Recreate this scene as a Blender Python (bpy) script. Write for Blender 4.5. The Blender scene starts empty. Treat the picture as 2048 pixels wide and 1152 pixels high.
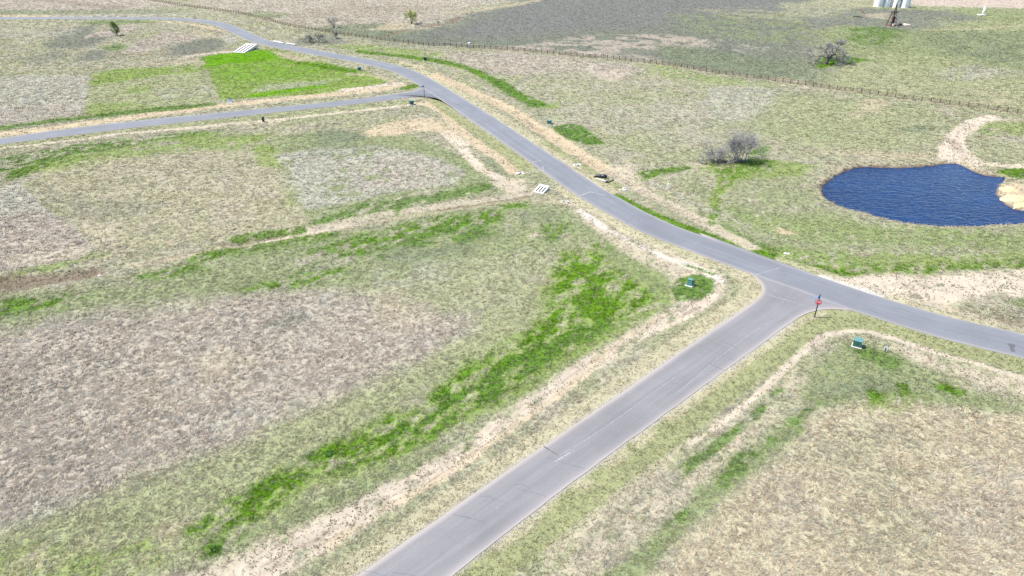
import bpy, bmesh, math, random
import numpy as np
from mathutils import Vector, Matrix

# ------------------------------------------------------------------ camera, world, sun, exposure
SC = bpy.context.scene
COL = SC.collection
F_PX, PITCH, CAM_H = 1366.0, math.radians(30.0), 57.0          # photograph is 2048 x 1152
cam_d = bpy.data.cameras.new('camera'); cam = bpy.data.objects.new('camera', cam_d); COL.objects.link(cam)
cam.location = (0, 0, CAM_H); cam.rotation_euler = (math.radians(90) - PITCH, 0, 0)
cam_d.sensor_width = 36.0; cam_d.lens = 36.0 * F_PX / 2048.0
cam_d.clip_start = 0.5; cam_d.clip_end = 20000
SC.camera = cam

SUN_EL = math.radians(57.0)
SUN_DIR = Vector((math.cos(SUN_EL) * 0.998, -math.cos(SUN_EL) * 0.06, -math.sin(SUN_EL)))   # light travels this way
world = bpy.data.worlds.new('World'); SC.world = world; world.use_nodes = True
wn = world.node_tree.nodes; wl = world.node_tree.links
sky = wn.new('ShaderNodeTexSky'); sky.sky_type = 'NISHITA'; sky.sun_disc = False
sky.sun_elevation = SUN_EL; sky.sun_rotation = math.radians(-90); sky.air_density = 1.0; sky.dust_density = 0.6
wl.new(sky.outputs['Color'], wn['Background'].inputs['Color']); wn['Background'].inputs['Strength'].default_value = 0.12
sun_d = bpy.data.lights.new('sun', 'SUN'); sun_d.energy = 4.2; sun_d.angle = math.radians(0.55); sun_d.color = (1.0, 0.955, 0.88)
sun = bpy.data.objects.new('sun', sun_d); COL.objects.link(sun)
sun.rotation_euler = SUN_DIR.to_track_quat('-Z', 'Y').to_euler()
SC.view_settings.view_transform = 'Standard'; SC.view_settings.look = 'None'
SC.view_settings.gamma = 1.0; SC.view_settings.exposure = 1.38; SC.view_settings.use_curve_mapping = False

rng = np.random.default_rng(7); random.seed(7)

# ------------------------------------------------------------------ pixel -> ground
def G2(px, py):
    x = (np.asarray(px, float) - 1024) / F_PX; y = -(np.asarray(py, float) - 576) / F_PX
    dy = math.cos(PITCH) + y * math.sin(PITCH); dz = -math.sin(PITCH) + y * math.cos(PITCH)
    t = -CAM_H / dz
    return np.stack([x * t, dy * t], -1)
def gpts(pts):
    a = np.array(pts, float); return G2(a[:, 0], a[:, 1])
def resample(P, n):
    P = np.asarray(P, float); d = np.r_[0, np.cumsum(np.linalg.norm(np.diff(P, axis=0), axis=1))]
    t = np.linspace(0, d[-1], n); return np.stack([np.interp(t, d, P[:, 0]), np.interp(t, d, P[:, 1])], -1)
def smooth_line(P, n, it=3):
    P = np.asarray(P, float)
    for _ in range(it):                                        # Chaikin, end points kept
        Q = np.empty((2 * len(P) - 2, 2)); Q[0::2] = .75 * P[:-1] + .25 * P[1:]; Q[1::2] = .25 * P[:-1] + .75 * P[1:]
        P = np.vstack([P[:1], Q, P[-1:]])
    return resample(P, n)

# ------------------------------------------------------------------ numpy noise
def _hash(ix, iy, seed):
    h = (ix * 374761393 + iy * 668265263 + seed * 974634777) & 0xFFFFFFFF
    h = ((h ^ (h >> 13)) * 1274126177) & 0xFFFFFFFF
    return ((h ^ (h >> 16)) & 0xFFFFFF) / float(0xFFFFFF)
def vnoise(x, y, seed=0):
    ix = np.floor(x).astype(np.int64); iy = np.floor(y).astype(np.int64); fx = x - ix; fy = y - iy
    fx = fx * fx * (3 - 2 * fx); fy = fy * fy * (3 - 2 * fy)
    a = _hash(ix, iy, seed); b = _hash(ix + 1, iy, seed); c = _hash(ix, iy + 1, seed); d = _hash(ix + 1, iy + 1, seed)
    return (a * (1 - fx) + b * fx) * (1 - fy) + (c * (1 - fx) + d * fx) * fy
def fbm(x, y, size, seed=0, octv=4):
    s = np.zeros_like(x); amp = 1.0; tot = 0; f = 1.0 / size
    for o in range(octv):
        ca, sa = math.cos(o * 1.3), math.sin(o * 1.3)
        s += amp * vnoise((x * ca - y * sa) * f + 17.3 * o, (x * sa + y * ca) * f - 9.1 * o, seed + o * 31); tot += amp; amp *= .55; f *= 2.03
    return s / tot
def sstep(a, b, v):
    t = np.clip((v - a) / (b - a), 0, 1); return t * t * (3 - 2 * t)

def seg_dist(x, y, P, closed):
    P = np.asarray(P); n = len(P); d2 = np.full(x.shape, 1e12); inside = np.zeros(x.shape, bool)
    for i in range(n if closed else n - 1):
        a = P[i]; b = P[(i + 1) % n]; e = b - a; L = e @ e + 1e-9
        t = np.clip(((x - a[0]) * e[0] + (y - a[1]) * e[1]) / L, 0, 1)
        dx = x - a[0] - t * e[0]; dy = y - a[1] - t * e[1]
        np.minimum(d2, dx * dx + dy * dy, out=d2)
        if closed and a[1] != b[1]:
            c = ((a[1] > y) != (b[1] > y)) & (x < e[0] * (y - a[1]) / e[1] + a[0]); inside ^= c
    d = np.sqrt(d2)
    return np.where(inside, -d, d) if closed else d

# ------------------------------------------------------------------ traced outlines (photo pixels)
MAIN_R = [(-160, 35.2), (-60, 34.7), (0, 34.4), (100, 34.2), (200, 34.1), (300, 34.2), (360, 35.8), (420, 40), (460, 48), (480, 57), (505, 67), (530, 79), (560, 86.5),
          (600, 94), (650, 103), (700, 112), (760, 122.5), (800, 132), (830, 142), (862, 157.5), (900, 180), (925, 196), (960, 217), (1000, 243),
          (1040, 269), (1082, 297), (1130, 328), (1170, 355), (1205, 378), (1250, 403), (1300, 430), (1350, 453), (1400, 470), (1450, 488), (1500, 506),
          (1540, 520), (1600, 540), (1650, 557), (1700, 575), (1750, 591), (1800, 606), (1850, 621), (1900, 635), (1950, 647), (2000, 658), (2048, 669), (2140, 692), (2300, 732)]
FORE_L = [(1400, 466), (1440, 508), (1475, 534), (1500, 547), (1516, 559), (1526, 575), (1522, 591), (1500, 610), (1462, 635), (1400, 677), (1300, 746), (1220, 802), (1085, 894), (900, 1021), (800, 1091), (715, 1152), (560, 1264), (360, 1410)]
FORE_R = [(1900, 648), (1830, 648), (1773, 635), (1737, 625.5), (1700, 620), (1662, 617.5), (1627, 622), (1600, 632), (1575, 650), (1525, 687), (1450, 740), (1367, 802), (1175, 941), (987, 1086), (905, 1152), (760, 1268), (560, 1430)]
R2_T = [(850, 158), (845, 170), (840, 176.5), (828, 181.5), (811, 184.5), (780, 189.5), (700, 200), (560, 213.5), (400, 229.5), (250, 243.5), (100, 262), (0, 277.5), (-120, 299)]
R2_B = [(945, 236), (928, 235), (913, 223), (897, 208.5), (881, 199.5), (866, 195), (847, 193.5), (807, 196), (780, 199.5), (700, 210), (560, 224), (400, 241), (250, 257.5), (100, 276), (0, 289), (-120, 309)]
POND = [(1642, 370), (1655, 359), (1677, 343), (1709, 331.5), (1722, 330), (1775, 331), (1819, 332), (1862, 328), (1891, 323), (1917, 323), (1935, 333), (1959, 344), (1983, 349), (2009, 349),
        (2011, 357), (1992, 372), (1996, 387), (2011, 403), (2029, 414), (2048, 418), (2100, 421), (2180, 428), (2140, 440), (2048, 443), (1994, 447), (1928, 450), (1873, 449), (1797, 441), (1753, 429), (1709, 418), (1666, 405), (1644, 387)]
FENCE = [(240, -9), (310, 2.5), (375, 14), (450, 23), (512, 34), (575, 52), (650, 65), (750, 80), (860, 92), (935, 95), (1010, 100), (1085, 106), (1185, 114.5), (1235, 119.5),
         (1301, 127), (1349, 133), (1412, 143), (1467, 151), (1537, 160.5), (1577, 166), (1659, 177), (1725, 186), (1811, 198), (1884, 207), (1962, 217), (2046, 228.5), (2160, 244)]
ROAD_W = 7.25
mr = smooth_line(gpts(MAIN_R), 420)
def offset_line(P, w):
    t = np.gradient(P, axis=0); t /= np.linalg.norm(t, axis=1)[:, None]
    return P + w * np.stack([t[:, 1], -t[:, 0]], -1)
ml = offset_line(mr, ROAD_W)
fl, fr = smooth_line(gpts(FORE_L), 130, 2), smooth_line(gpts(FORE_R), 130, 2)
def ragged(P, seed, amp=.16):
    t = np.gradient(P, axis=0); t /= np.linalg.norm(t, axis=1)[:, None]; s_ = np.r_[0, np.cumsum(np.linalg.norm(np.diff(P, axis=0), axis=1))]
    return P + np.stack([t[:, 1], -t[:, 0]], -1) * ((fbm(s_, s_ * 0 + seed, 2.6, seed, 3) - .5) * 2 * amp)[:, None]
mr, ml = ragged(resample(mr, 700), 3), ragged(resample(ml, 700), 4)
fl, fr = ragged(resample(fl, 220), 5, .11), ragged(resample(fr, 220), 6, .11)
r2t, r2b = smooth_line(gpts(R2_T), 130, 2), smooth_line(gpts(R2_B), 130, 2)
pond = smooth_line(np.vstack([gpts(POND), gpts(POND[:1])]), 140, 2)[:-1]
ROADS = [np.vstack([mr[::10], ml[::10][::-1]]), np.vstack([fl[::5], fr[::5][::-1]]), np.vstack([r2t[::3], r2b[::3][::-1]])]
def road_sd(x, y):
    d = np.full(x.shape, 1e6)
    for P in ROADS:
        lo, hi = P.min(0) - 12, P.max(0) + 12
        m = (x > lo[0]) & (x < hi[0]) & (y > lo[1]) & (y < hi[1])
        d[m] = np.minimum(d[m], seg_dist(x[m], y[m], P, True))
    return d

# ------------------------------------------------------------------ ground cover classes: albedo, bareness, grass height (m)
def lin(c):
    c = np.array(c, float) / 255; return np.where(c <= .04045, c / 12.92, ((c + .055) / 1.055) ** 2.4)
GAIN = 0.42
def cl(rgb, bare, h): return (lin(rgb) * GAIN, bare, h)
CLS = {
 'O': cl((189, 186, 158), .05, .26), 'G': cl((104, 148, 26), .0, .22), 'GB': cl((118, 174, 8), .0, .12), 'G2': cl((106, 144, 58), .0, .20),
 'GL': cl((152, 174, 92), .05, .16), 'K': cl((160, 170, 124), .1, .2), 'YG': cl((183, 186, 144), .05, .24), 'P': cl((208, 196, 183), .05, .34),
 'W': cl((208, 203, 190), .08, .32), 'S': cl((228, 212, 192), .78, .12), 'SO': cl((218, 198, 168), .74, .12), 'SW': cl((238, 228, 216), .88, .1),
 'D': cl((134, 137, 126), .25, .14), 'DP': cl((138, 138, 135), .3, .14), 'DG': cl((142, 151, 124), .15, .22), 'Y': cl((218, 205, 178), .06, .30), 'B': cl((150, 130, 114), .5, .14),
 'V': cl((208, 199, 168), .5, .13), 'VG': cl((176, 178, 132), .42, .13), 'T': cl((208, 194, 168), .25, .2), 'PF': cl((216, 198, 184), .5, .1), 'SP': cl((216, 202, 180), .55, .13)}
# (kind, class, points, feather m, opacity, edge wobble m, patchiness 0..1 (1 = solid), [width m])
A = []
def poly(c, pts, f=2., o=1., b=2., d=1., n=0):
    if f >= 1.: f *= 1.5; b *= 1.35
    A.append((c, gpts(pts), f, o, b, d, n, None))
def line(c, pts, w, f=.6, o=1., b=.7, d=1., n=0): A.append((c, gpts(pts), f, o, b, d, n, w))

# --- far side of the fence
poly('P', [(300, -20), (420, 15), (560, 48), (640, 60), (760, 70), (900, 45), (1040, 0), (1060, -25)], 8, .8, 8)
poly('B', [(560, 30), (700, 8), (900, 12), (860, 22), (660, 34), (600, 40)], 8, .35, 8, .6)
poly('G2', [(478, 26), (520, 22), (580, 27), (560, 36), (520, 38)], 4, .45, 4)
poly('DG', [(590, 62), (680, 50), (770, 48), (830, 60), (900, 60), (880, 95), (760, 82), (660, 70)], 6, .9, 5)
poly('D', [(790, 86), (800, 72), (870, 52), (930, 30), (1010, 10), (1060, -25), (1620, -25), (1640, 20), (1650, 90), (1600, 150), (1500, 156), (1400, 140), (1290, 124), (1180, 112), (1000, 98), (880, 92)], 12, .95, 10)
poly('DP', [(880, 70), (960, 38), (1040, 5), (1080, -25), (1640, -25), (1560, 22), (1400, 28), (1300, 55), (1120, 62), (1000, 78)], 12, .9, 12)
poly('K', [(1350, 30), (1500, 30), (1660, 20), (1700, 60), (1640, 90), (1500, 84), (1400, 64)], 10, .55, 10, .6)
poly('O', [(1380, 18), (1560, 12), (1700, 8), (1720, 26), (1600, 44), (1480, 40)], 8, .55, 8, .5)
poly('PF', [(1040, 92), (1150, 73), (1240, 69), (1330, 70), (1440, 78), (1420, 92), (1300, 100), (1200, 107), (1100, 100)], 4, .6, 5, .6)
poly('P', [(960, 97), (1040, 92), (1200, 107), (1300, 112), (1330, 128), (1180, 112), (1050, 102)], 3, .8, 3, .7)
poly('DG', [(1310, 90), (1400, 96), (1500, 110), (1600, 120), (1680, 140), (1640, 168), (1480, 148), (1330, 120)], 6, .85, 5)
poly('W', [(1380, 92), (1500, 88), (1600, 98), (1560, 110), (1450, 104)], 5, .4, 5, .4)
poly('T', [(735, 60), (790, 45), (830, 46), (800, 62)], 3, .9, 3); poly('O', [(890, 20), (960, 8), (1060, 2), (1000, 16), (900, 30)], 4, .7, 4, .7)
poly('D', [(585, 84), (605, 73), (650, 70), (690, 76), (700, 84), (650, 91), (600, 90)], 2.5, .75, 3); line('B', [(770, 70), (815, 58), (850, 52), (900, 44), (915, 35)], 2.2, 1.5, .9, 1.5, .8); line('T', [(828, 56), (850, 53), (870, 52)], 2.0, 1, .8)
line('T', [(890, 26), (960, 20), (1060, 4), (1100, -6)], 3.5, 2, .7, 3, .7)
# right of the far field, silos
poly('K', [(1640, 20), (1760, 14), (1860, 18), (2100, 20), (2200, 60), (2160, 150), (1900, 140), (1700, 125), (1650, 90)], 10, .9, 8)
poly('DP', [(1600, 16), (1740, 16), (1900, 22), (1960, 38), (1860, 58), (1780, 60), (1700, 50), (1620, 60)], 6, .8, 6, .85)
poly('O', [(1560, 6), (1660, 0), (1720, 18), (1660, 36), (1570, 30)], 5, .8, 5, .7); poly('T', [(1730, 28), (1775, 26), (1772, 38), (1735, 36)], 3, .7, 3)
poly('DG', [(1820, 60), (1900, 60), (2000, 64), (2160, 70), (2160, 140), (1980, 128), (1900, 110), (1850, 90)], 8, .6, 7, .75)
poly('YG', [(1860, 40), (1960, 44), (2100, 44), (2100, 62), (1960, 62), (1900, 62)], 5, .6, 5, .7); line('T', [(1850, 60), (1960, 58), (2100, 46)], 2.2, 1.5, .6)
poly('G2', [(1690, 58), (1740, 52), (1800, 60), (1790, 86), (1730, 90), (1690, 80)], 5, .65, 6, .75)
poly('YG', [(1660, 150), (1700, 118), (1800, 108), (1920, 118), (2000, 140), (2140, 160), (2140, 236), (1980, 214), (1800, 192), (1660, 172)], 8, .8, 7)
poly('W', [(1880, 140), (1960, 128), (2030, 140), (2000, 156), (1900, 160)], 5, .6, 5, .7); poly('T', [(1900, 175), (2060, 190), (2060, 220), (1940, 205)], 5, .5, 5, .6)
poly('G', [(1626, 130), (1640, 116), (1670, 112), (1720, 116), (1745, 120), (1700, 126), (1668, 132), (1640, 141)], 1.5, .95, 2)
poly('PF', [(1812, -30), (1822, 4), (1835, 11), (1940, 14), (2100, 17), (2300, 20), (2300, -40)], 3, 1, 3); line('K', [(1835, 14), (1950, 18), (2100, 20)], 4, 3, .5)
line('T', [(1540, 160), (1565, 158), (1600, 164)], 1.5, .8, .8)
# --- upper left
poly('P', [(-80, -15), (300, -10), (360, 10), (250, 20), (120, 22), (-80, 22)], 6, .9, 6); line('B', [(60, -2), (130, 4), (190, 12), (240, 16)], 5, 4, .5, 3)
poly('DG', [(-60, 20), (120, 20), (240, 19), (380, 19), (350, 27), (150, 28), (-60, 30)], 4, .5, 4)
line('SO', [(-80, 31.3), (30, 31.3), (110, 32)], 3.6, 1.5, .9, 1.5, .9); line('W', [(110, 32), (250, 31.6), (370, 29.6)], 3, 1.5, .8, 1.5, .8)
line('O', [(-80, 42), (150, 42), (300, 42)], 6, 3, .8, 3); line('SO', [(290, 41.5), (360, 45), (420, 55), (445, 62)], 1.6, 1, .9, 1, .85)
poly('G2', [(150, 48), (200, 40.5), (300, 40.5), (320, 44), (220, 50)], 3, .55, 3)
poly('D', [(78, 96), (110, 70), (160, 52), (200, 50), (190, 62), (230, 72), (210, 84), (150, 98)], 5, .9, 5)
poly('P', [(165, 76), (205, 60), (260, 50), (285, 54), (262, 66), (220, 74)], 2, .95, 3); poly('W', [(-40, 70), (80, 62), (160, 54), (150, 70), (60, 82)], 6, .5, 6)
poly('D', [(330, 96), (370, 84), (420, 76), (460, 84), (440, 100), (400, 112), (335, 112)], 4, .9, 4)
poly('D', [(140, 124), (180, 104), (215, 98), (222, 112), (200, 122)], 4, .85, 4); poly('D', [(40, 118), (110, 100), (140, 110), (80, 128)], 5, .6, 5)
poly('P', [(245, 104), (290, 80), (330, 64), (400, 72), (420, 76), (370, 84), (320, 96), (280, 108)], 2, .95, 2.5); poly('T', [(360, 58), (430, 60), (450, 72), (400, 76)], 4, .6, 4, .7)
poly('G2', [(198, 96), (240, 88), (255, 94), (235, 104)], 2, .7, 2)
line('B', [(220, 110), (330, 108), (420, 104)], 2, 1.5, .5); line('S', [(380, 112), (420, 107), (475, 103)], 2.2, 1.2, .7, 1.2, .8)
line('W', [(445, 68), (460, 78), (465, 86)], 2.4, 1, .8)
poly('T', [(280, 128), (380, 118), (410, 122), (400, 131), (290, 134)], 3, .6, 3)
poly('W', [(-60, 160), (60, 150), (180, 152), (178, 178), (164, 228), (90, 238), (-60, 258)], .6, .75, .6); poly('P', [(-60, 215), (60, 212), (172, 205), (164, 230), (60, 242), (-60, 250)], 2, .6, 2, .7)
poly('YG', [(182, 140), (300, 134), (406, 124), (425, 160), (442, 200), (330, 215), (168, 232), (176, 180)], .6, .9, .6)
poly('GL', [(182, 150), (230, 138), (400, 130), (412, 142), (330, 150), (184, 172)], 2, .9, 2, .9); poly('GL', [(172, 232), (176, 208), (260, 205), (300, 214), (220, 228)], 2, .7, 2, .8); poly('GL', [(250, 178), (300, 170), (300, 184), (250, 188)], 2, .7, 2)
poly('W', [(300, 178), (420, 168), (430, 196), (330, 200)], 2, .4, 2, .6)
# bright lawn
poly('GL', [(403, 114), (440, 108), (500, 104), (545, 97), (600, 112), (680, 132), (722, 141), (790, 160), (760, 168), (640, 187), (442, 201), (424, 160)], .5, 1, .4)
poly('GB', [(403, 114), (440, 108), (480, 104), (520, 100), (548, 104), (560, 118), (500, 124), (460, 128), (411, 133)], 2.2, .98, 2)
poly('GB', [(420, 131), (560, 118), (620, 126), (700, 140), (640, 148), (520, 160), (440, 158)], 5, .45, 5, .7)
poly('G', [(560, 118), (580, 118), (640, 128), (718, 139), (712, 147), (650, 138)], 1.5, .95, 1.5); line('GB', [(510, 191), (560, 184), (640, 173)], 2.6, 1.4, .9, 1.2)
poly('W', [(500, 184), (540, 170), (620, 162), (680, 158), (640, 170), (560, 180)], 3, .55, 3, .7); poly('T', [(540, 100), (560, 104), (610, 116), (640, 122), (600, 123), (560, 115)], 2, .9, 2, .9)
# strips beside the distant side road
line('SO', [(-100, 287), (0, 269), (150, 250), (300, 230), (420, 213), (560, 199), (700, 185), (760, 178), (800, 171)], 2.6, .8, .95, 1)
line('G2', [(-60, 268), (0, 257), (120, 241), (250, 226), (420, 209)], 2.2, 1, .85, 1, .9); line('T', [(700, 148), (750, 150), (780, 160), (795, 170)], 1.6, .8, .8)
line('S', [(690, 180), (740, 175), (795, 168)], 2.2, .8, .9, .8, .8); line('G', [(812, 176), (830, 171)], 2.2, .8, .9)
line('YG', [(-100, 308), (0, 293), (250, 263), (400, 246), (560, 230), (700, 216), (820, 203)], 2.2, .8, .8)
line('S', [(-100, 313), (0, 298), (150, 279), (250, 267), (417, 252), (555, 240), (700, 223), (850, 206)], 1.1, .5, .9, .5, .9); line('SP', [(380, 256), (470, 248), (560, 240)], 1.6, .8, .9, .8, .8)
poly('G2', [(-60, 330), (0, 316), (130, 292), (270, 276), (440, 258), (440, 268), (300, 284), (200, 306), (120, 330), (0, 345), (-60, 355)], 2, .9, 2, .62, 1)
poly('G', [(5, 360), (20, 342), (80, 330), (60, 350), (25, 362)], 1.5, .85, 1.5, .8); poly('GL', [(60, 330), (200, 300), (400, 268), (540, 270), (550, 300), (400, 300), (200, 325), (100, 345)], 3, .75, 3, .8)
# middle panels
poly('T', [(66, 352), (200, 318), (400, 300), (560, 320), (600, 400), (620, 450), (420, 488), (200, 520), (190, 494), (120, 436)], 3, .45, 4, .75, 1)
poly('D', [(95, 400), (160, 395), (330, 405), (300, 425), (170, 438), (120, 430)], 4, .35, 4, .8); poly('GL', [(500, 280), (545, 274), (560, 310), (570, 340), (520, 330)], 2, .7, 1.2, .85)
poly('GL', [(565, 380), (592, 385), (600, 410), (575, 412)], 1.5, .5, 1.2)
poly('SP', [(160, 452), (240, 440), (240, 480), (190, 490)], 2, .5, 2, .8)
poly('K', [(545, 274), (620, 266), (720, 262), (820, 270), (900, 300), (970, 340), (985, 372), (850, 380), (740, 408), (640, 448), (622, 448), (600, 415), (572, 340)], .5, .8, .4)
poly('W', [(550, 310), (620, 298), (760, 292), (880, 318), (930, 345), (900, 368), (760, 390), (680, 408), (612, 418), (596, 396), (573, 335)], 1.5, .85, 1.5, .85)
poly('P', [(700, 330), (800, 315), (880, 335), (860, 370), (720, 380)], 3, .6, 3, .8)
poly('DG', [(620, 270), (660, 258), (720, 262), (740, 276), (690, 288), (640, 286)], 2, .8, 2); poly('DG', [(600, 290), (700, 285), (780, 290), (720, 306), (620, 312)], 3, .4, 3)
poly('G2', [(610, 452), (640, 440), (720, 408), (800, 396), (860, 384), (985, 368), (1010, 382), (900, 396), (800, 422), (700, 438), (640, 450)], 1.5, .8, 1.5, .72, 1)
poly('DG', [(960, 320), (1010, 312), (1030, 335), (1000, 352)], 1.5, .6, 1.5)
poly('W', [(-60, 395), (0, 380), (35, 362), (52, 376), (72, 402), (110, 432), (150, 455), (100, 470), (0, 490), (-60, 500)], .4, .95, .3)
poly('P', [(-60, 440), (80, 425), (118, 436), (165, 470), (192, 496), (160, 516), (60, 534), (-60, 552)], .6, .95, .4); poly('SP', [(-30, 530), (60, 500), (190, 492), (160, 516), (60, 532)], 1.5, .5, 1.5)
poly('GL', [(-60, 560), (0, 552), (60, 536), (160, 516), (200, 500), (220, 510), (100, 540), (-60, 572)], 1.5, .7, 1.5, .7, 1)
# corner soil at the distant junction
line('SO', [(830, 207), (855, 205), (885, 222), (908, 248), (930, 270), (965, 296), (1000, 317), (1028, 342)], 1.7, .6, .97, .7)
line('VG', [(870, 203), (905, 230), (960, 268), (1010, 302), (1050, 335)], 1.9, .6, .9, .6)
poly('SO', [(715, 264), (760, 250), (800, 240), (860, 236), (885, 252), (900, 268), (870, 262), (830, 262), (790, 272), (740, 276)], 1.6, .9, 1.8, .8, 1)
line('S', [(895, 264), (922, 290), (935, 302)], 2.2, 1, .95, 1, .85); line('S', [(935, 312), (962, 338), (990, 352), (1020, 362)], 1.5, .8, .95, .8, .85)
poly('SP', [(982, 366), (1012, 354), (1050, 360), (1056, 380), (1025, 390), (1000, 378)], 1, .95, 1.2, .9)
poly('SO', [(850, 250), (900, 236), (930, 268), (905, 276)], 1.5, .6, 1.5, .7)
# ditch running left from the culvert
line('T', [(1130, 405), (1051, 398), (947, 412), (808, 433), (700, 452), (600, 473), (450, 497), (370, 512), (260, 532)], 1.0, .5, .85, .4)
line('SP', [(1056, 384), (1000, 392), (947, 401), (870, 411), (808, 419), (739, 430), (694, 440), (640, 451), (600, 459), (560, 466)], .95, .6, .9, .7, .8)
line('B', [(1058, 388), (1020, 394), (947, 407), (880, 417)], .5, .4, .8); line('S', [(700, 446), (640, 458), (590, 468), (500, 487)], .8, .5, .9, .5, .85); line('B', [(560, 468), (500, 478), (440, 488)], .9, .6, .5, .6, .8)
poly('B', [(-60, 562), (0, 550), (100, 548), (190, 536), (202, 543), (180, 553), (100, 568), (0, 586), (-60, 596)], 1, .8, 1.2, .9)
line('G', [(400, 515), (470, 504), (560, 492), (660, 470)], 2.2, 1.2, .9, 1.2, .85, 1); line('G', [(470, 478), (530, 466), (600, 458)], 1.2, 1, .8, 1, .7)
# wide green band below the ditch
poly('K', [(-60, 625), (0, 602), (100, 585), (250, 556), (400, 520), (600, 482), (800, 442), (950, 414), (1060, 400), (1140, 425), (1230, 480), (1290, 520), (1150, 510), (960, 520), (820, 560), (640, 590), (420, 600), (220, 615), (60, 640), (-60, 660)], 3, .8, 3, .85, 1)
poly('G', [(-60, 620), (0, 600), (120, 585), (180, 590), (120, 620), (-60, 645)], 2, .85, 2, .55, 1); poly('G', [(230, 560), (300, 540), (400, 525), (430, 540), (330, 556)], 1.6, .85, 2, .6, 1)
poly('G', [(600, 500), (720, 470), (860, 440), (960, 420), (1010, 420), (1000, 450), (900, 470), (760, 500), (640, 545), (600, 540)], 2, .9, 2, .55, 1)
poly('G2', [(780, 470), (900, 445), (960, 440), (1000, 470), (940, 490), (880, 490), (760, 520), (740, 500)], 2, .8, 2, .5, 2)
poly('DG', [(760, 500), (900, 480), (980, 490), (900, 520), (820, 530), (740, 520)], 3, .6, 3, .8); poly('DG', [(1030, 420), (1100, 425), (1110, 445), (1050, 455)], 2, .5, 2)
poly('G', [(470, 578), (560, 562), (640, 540), (700, 530), (690, 548), (600, 578), (500, 592)], 1.6, .9, 2, .55, 1); poly('G', [(1060, 455), (1130, 450), (1160, 470), (1100, 482)], 1.5, .85, 1.5, .6, 1); poly('G', [(990, 408), (1040, 404), (1060, 414), (1010, 420)], 1.2, .8, 1, .7)
poly('SP', [(1040, 420), (1010, 432), (1060, 440), (1150, 500), (1200, 510), (1240, 490), (1160, 462), (1110, 470), (1060, 460)], 2, .5, 2, .4, 1); poly('SP', [(1055, 470), (1075, 462), (1078, 474), (1058, 478)], .8, .9, .8)
poly('G', [(1170, 488), (1220, 484), (1250, 498), (1200, 502)], 1.2, .9, 1.2, .7, 1)
poly('YG', [(600, 600), (760, 560), (900, 520), (1040, 500), (1120, 520), (1100, 600), (1000, 680), (900, 680), (760, 620)], 4, .55, 4, .8)
poly('W', [(640, 560), (800, 520), (920, 520), (900, 560), (760, 590)], 3, .35, 3, .6); poly('P', [(560, 520), (640, 500), (740, 520), (640, 545)], 2, .5, 2, .7)
# big dead grass field
poly('P', [(-80, 690), (0, 668), (100, 640), (250, 622), (420, 604), (600, 582), (760, 596), (900, 640), (950, 665), (900, 700), (800, 740), (700, 790), (600, 832), (480, 892), (350, 935), (200, 995), (100, 1035), (-40, 1075), (-140, 1110)], 4., .95, 4.5)
poly('W', [(360, 690), (520, 640), (640, 600), (700, 620), (520, 700), (400, 720)], 3, .35, 3, .6); poly('W', [(400, 850), (520, 800), (530, 830), (430, 870)], 2, .5, 2, .7); poly('T', [(280, 760), (420, 700), (520, 720), (420, 790), (300, 830)], 4, .5, 4, .7); poly('T', [(700, 600), (800, 590), (860, 640), (760, 680)], 3, .5, 3, .7)
poly('W', [(30, 1040), (60, 1000), (130, 990), (140, 1020), (70, 1050)], 1.2, .6, 1.2, .8)
poly('D', [(525, 650), (560, 632), (610, 628), (600, 645), (560, 656)], 1.5, .7, 1.5, .8); poly('D', [(40, 650), (120, 640), (200, 628), (230, 632), (180, 648), (90, 660)], 1.5, .55, 1.5, .6, 1)
poly('YG', [(-80, 1090), (100, 1040), (350, 938), (480, 895), (600, 835), (800, 745), (950, 670), (1000, 640), (1080, 600), (1060, 680), (960, 740), (850, 800), (720, 880), (600, 940), (500, 990), (400, 1060), (300, 1152), (150, 1260), (-200, 1260)], 2.5, .9, 3)
poly('GL', [(0, 1120), (200, 1080), (330, 1050), (360, 1070), (250, 1152), (100, 1220), (0, 1200)], 2.5, .6, 3, .55, 1); poly('T', [(40, 1130), (160, 1060), (260, 1030), (240, 1060), (120, 1120)], 1.6, .5, 2, .7)
poly('T', [(300, 1060), (380, 1020), (400, 1060), (340, 1090)], 1.5, .6, 1.5, .8)
# lush green swath beside the road
poly('GL', [(1110, 500), (1220, 500), (1330, 545), (1350, 600), (1240, 680), (1140, 735), (1060, 790), (940, 850), (800, 920), (640, 985), (520, 1050), (400, 1090), (370, 1080), (420, 1030), (560, 940), (660, 890), (780, 830), (900, 760), (1000, 690), (1070, 630), (1100, 560)], 1.6, .8, 2.2, .85, 1)
poly('G', [(1120, 512), (1200, 510), (1255, 545), (1300, 575), (1310, 600), (1230, 655), (1130, 710), (1050, 765), (990, 805), (900, 850), (800, 900), (700, 940), (640, 958), (600, 945), (690, 885), (800, 828), (900, 765), (1000, 700), (1080, 645), (1110, 600), (1110, 555)], 1.8, .92, 2.4, .56, 1)
poly('G2', [(960, 745), (1080, 680), (1200, 640), (1210, 665), (1100, 725), (1000, 790), (880, 850), (780, 880), (860, 810)], 1.6, .8, 1.8, .55, 1)
poly('G', [(375, 1062), (450, 1005), (520, 960), (610, 930), (640, 945), (590, 985), (510, 1040), (400, 1075)], 1.2, .92, 1.6, .55, 1); poly('G', [(600, 915), (650, 885), (690, 890), (670, 915), (630, 930)], .7, .95, .9)
poly('G', [(410, 1100), (440, 1090), (445, 1110), (420, 1118)], .5, .9, .5, .8); poly('G', [(370, 1110), (420, 1080), (500, 1060), (480, 1090), (400, 1150)], 1., .8, 1, .5, 1)
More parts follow.
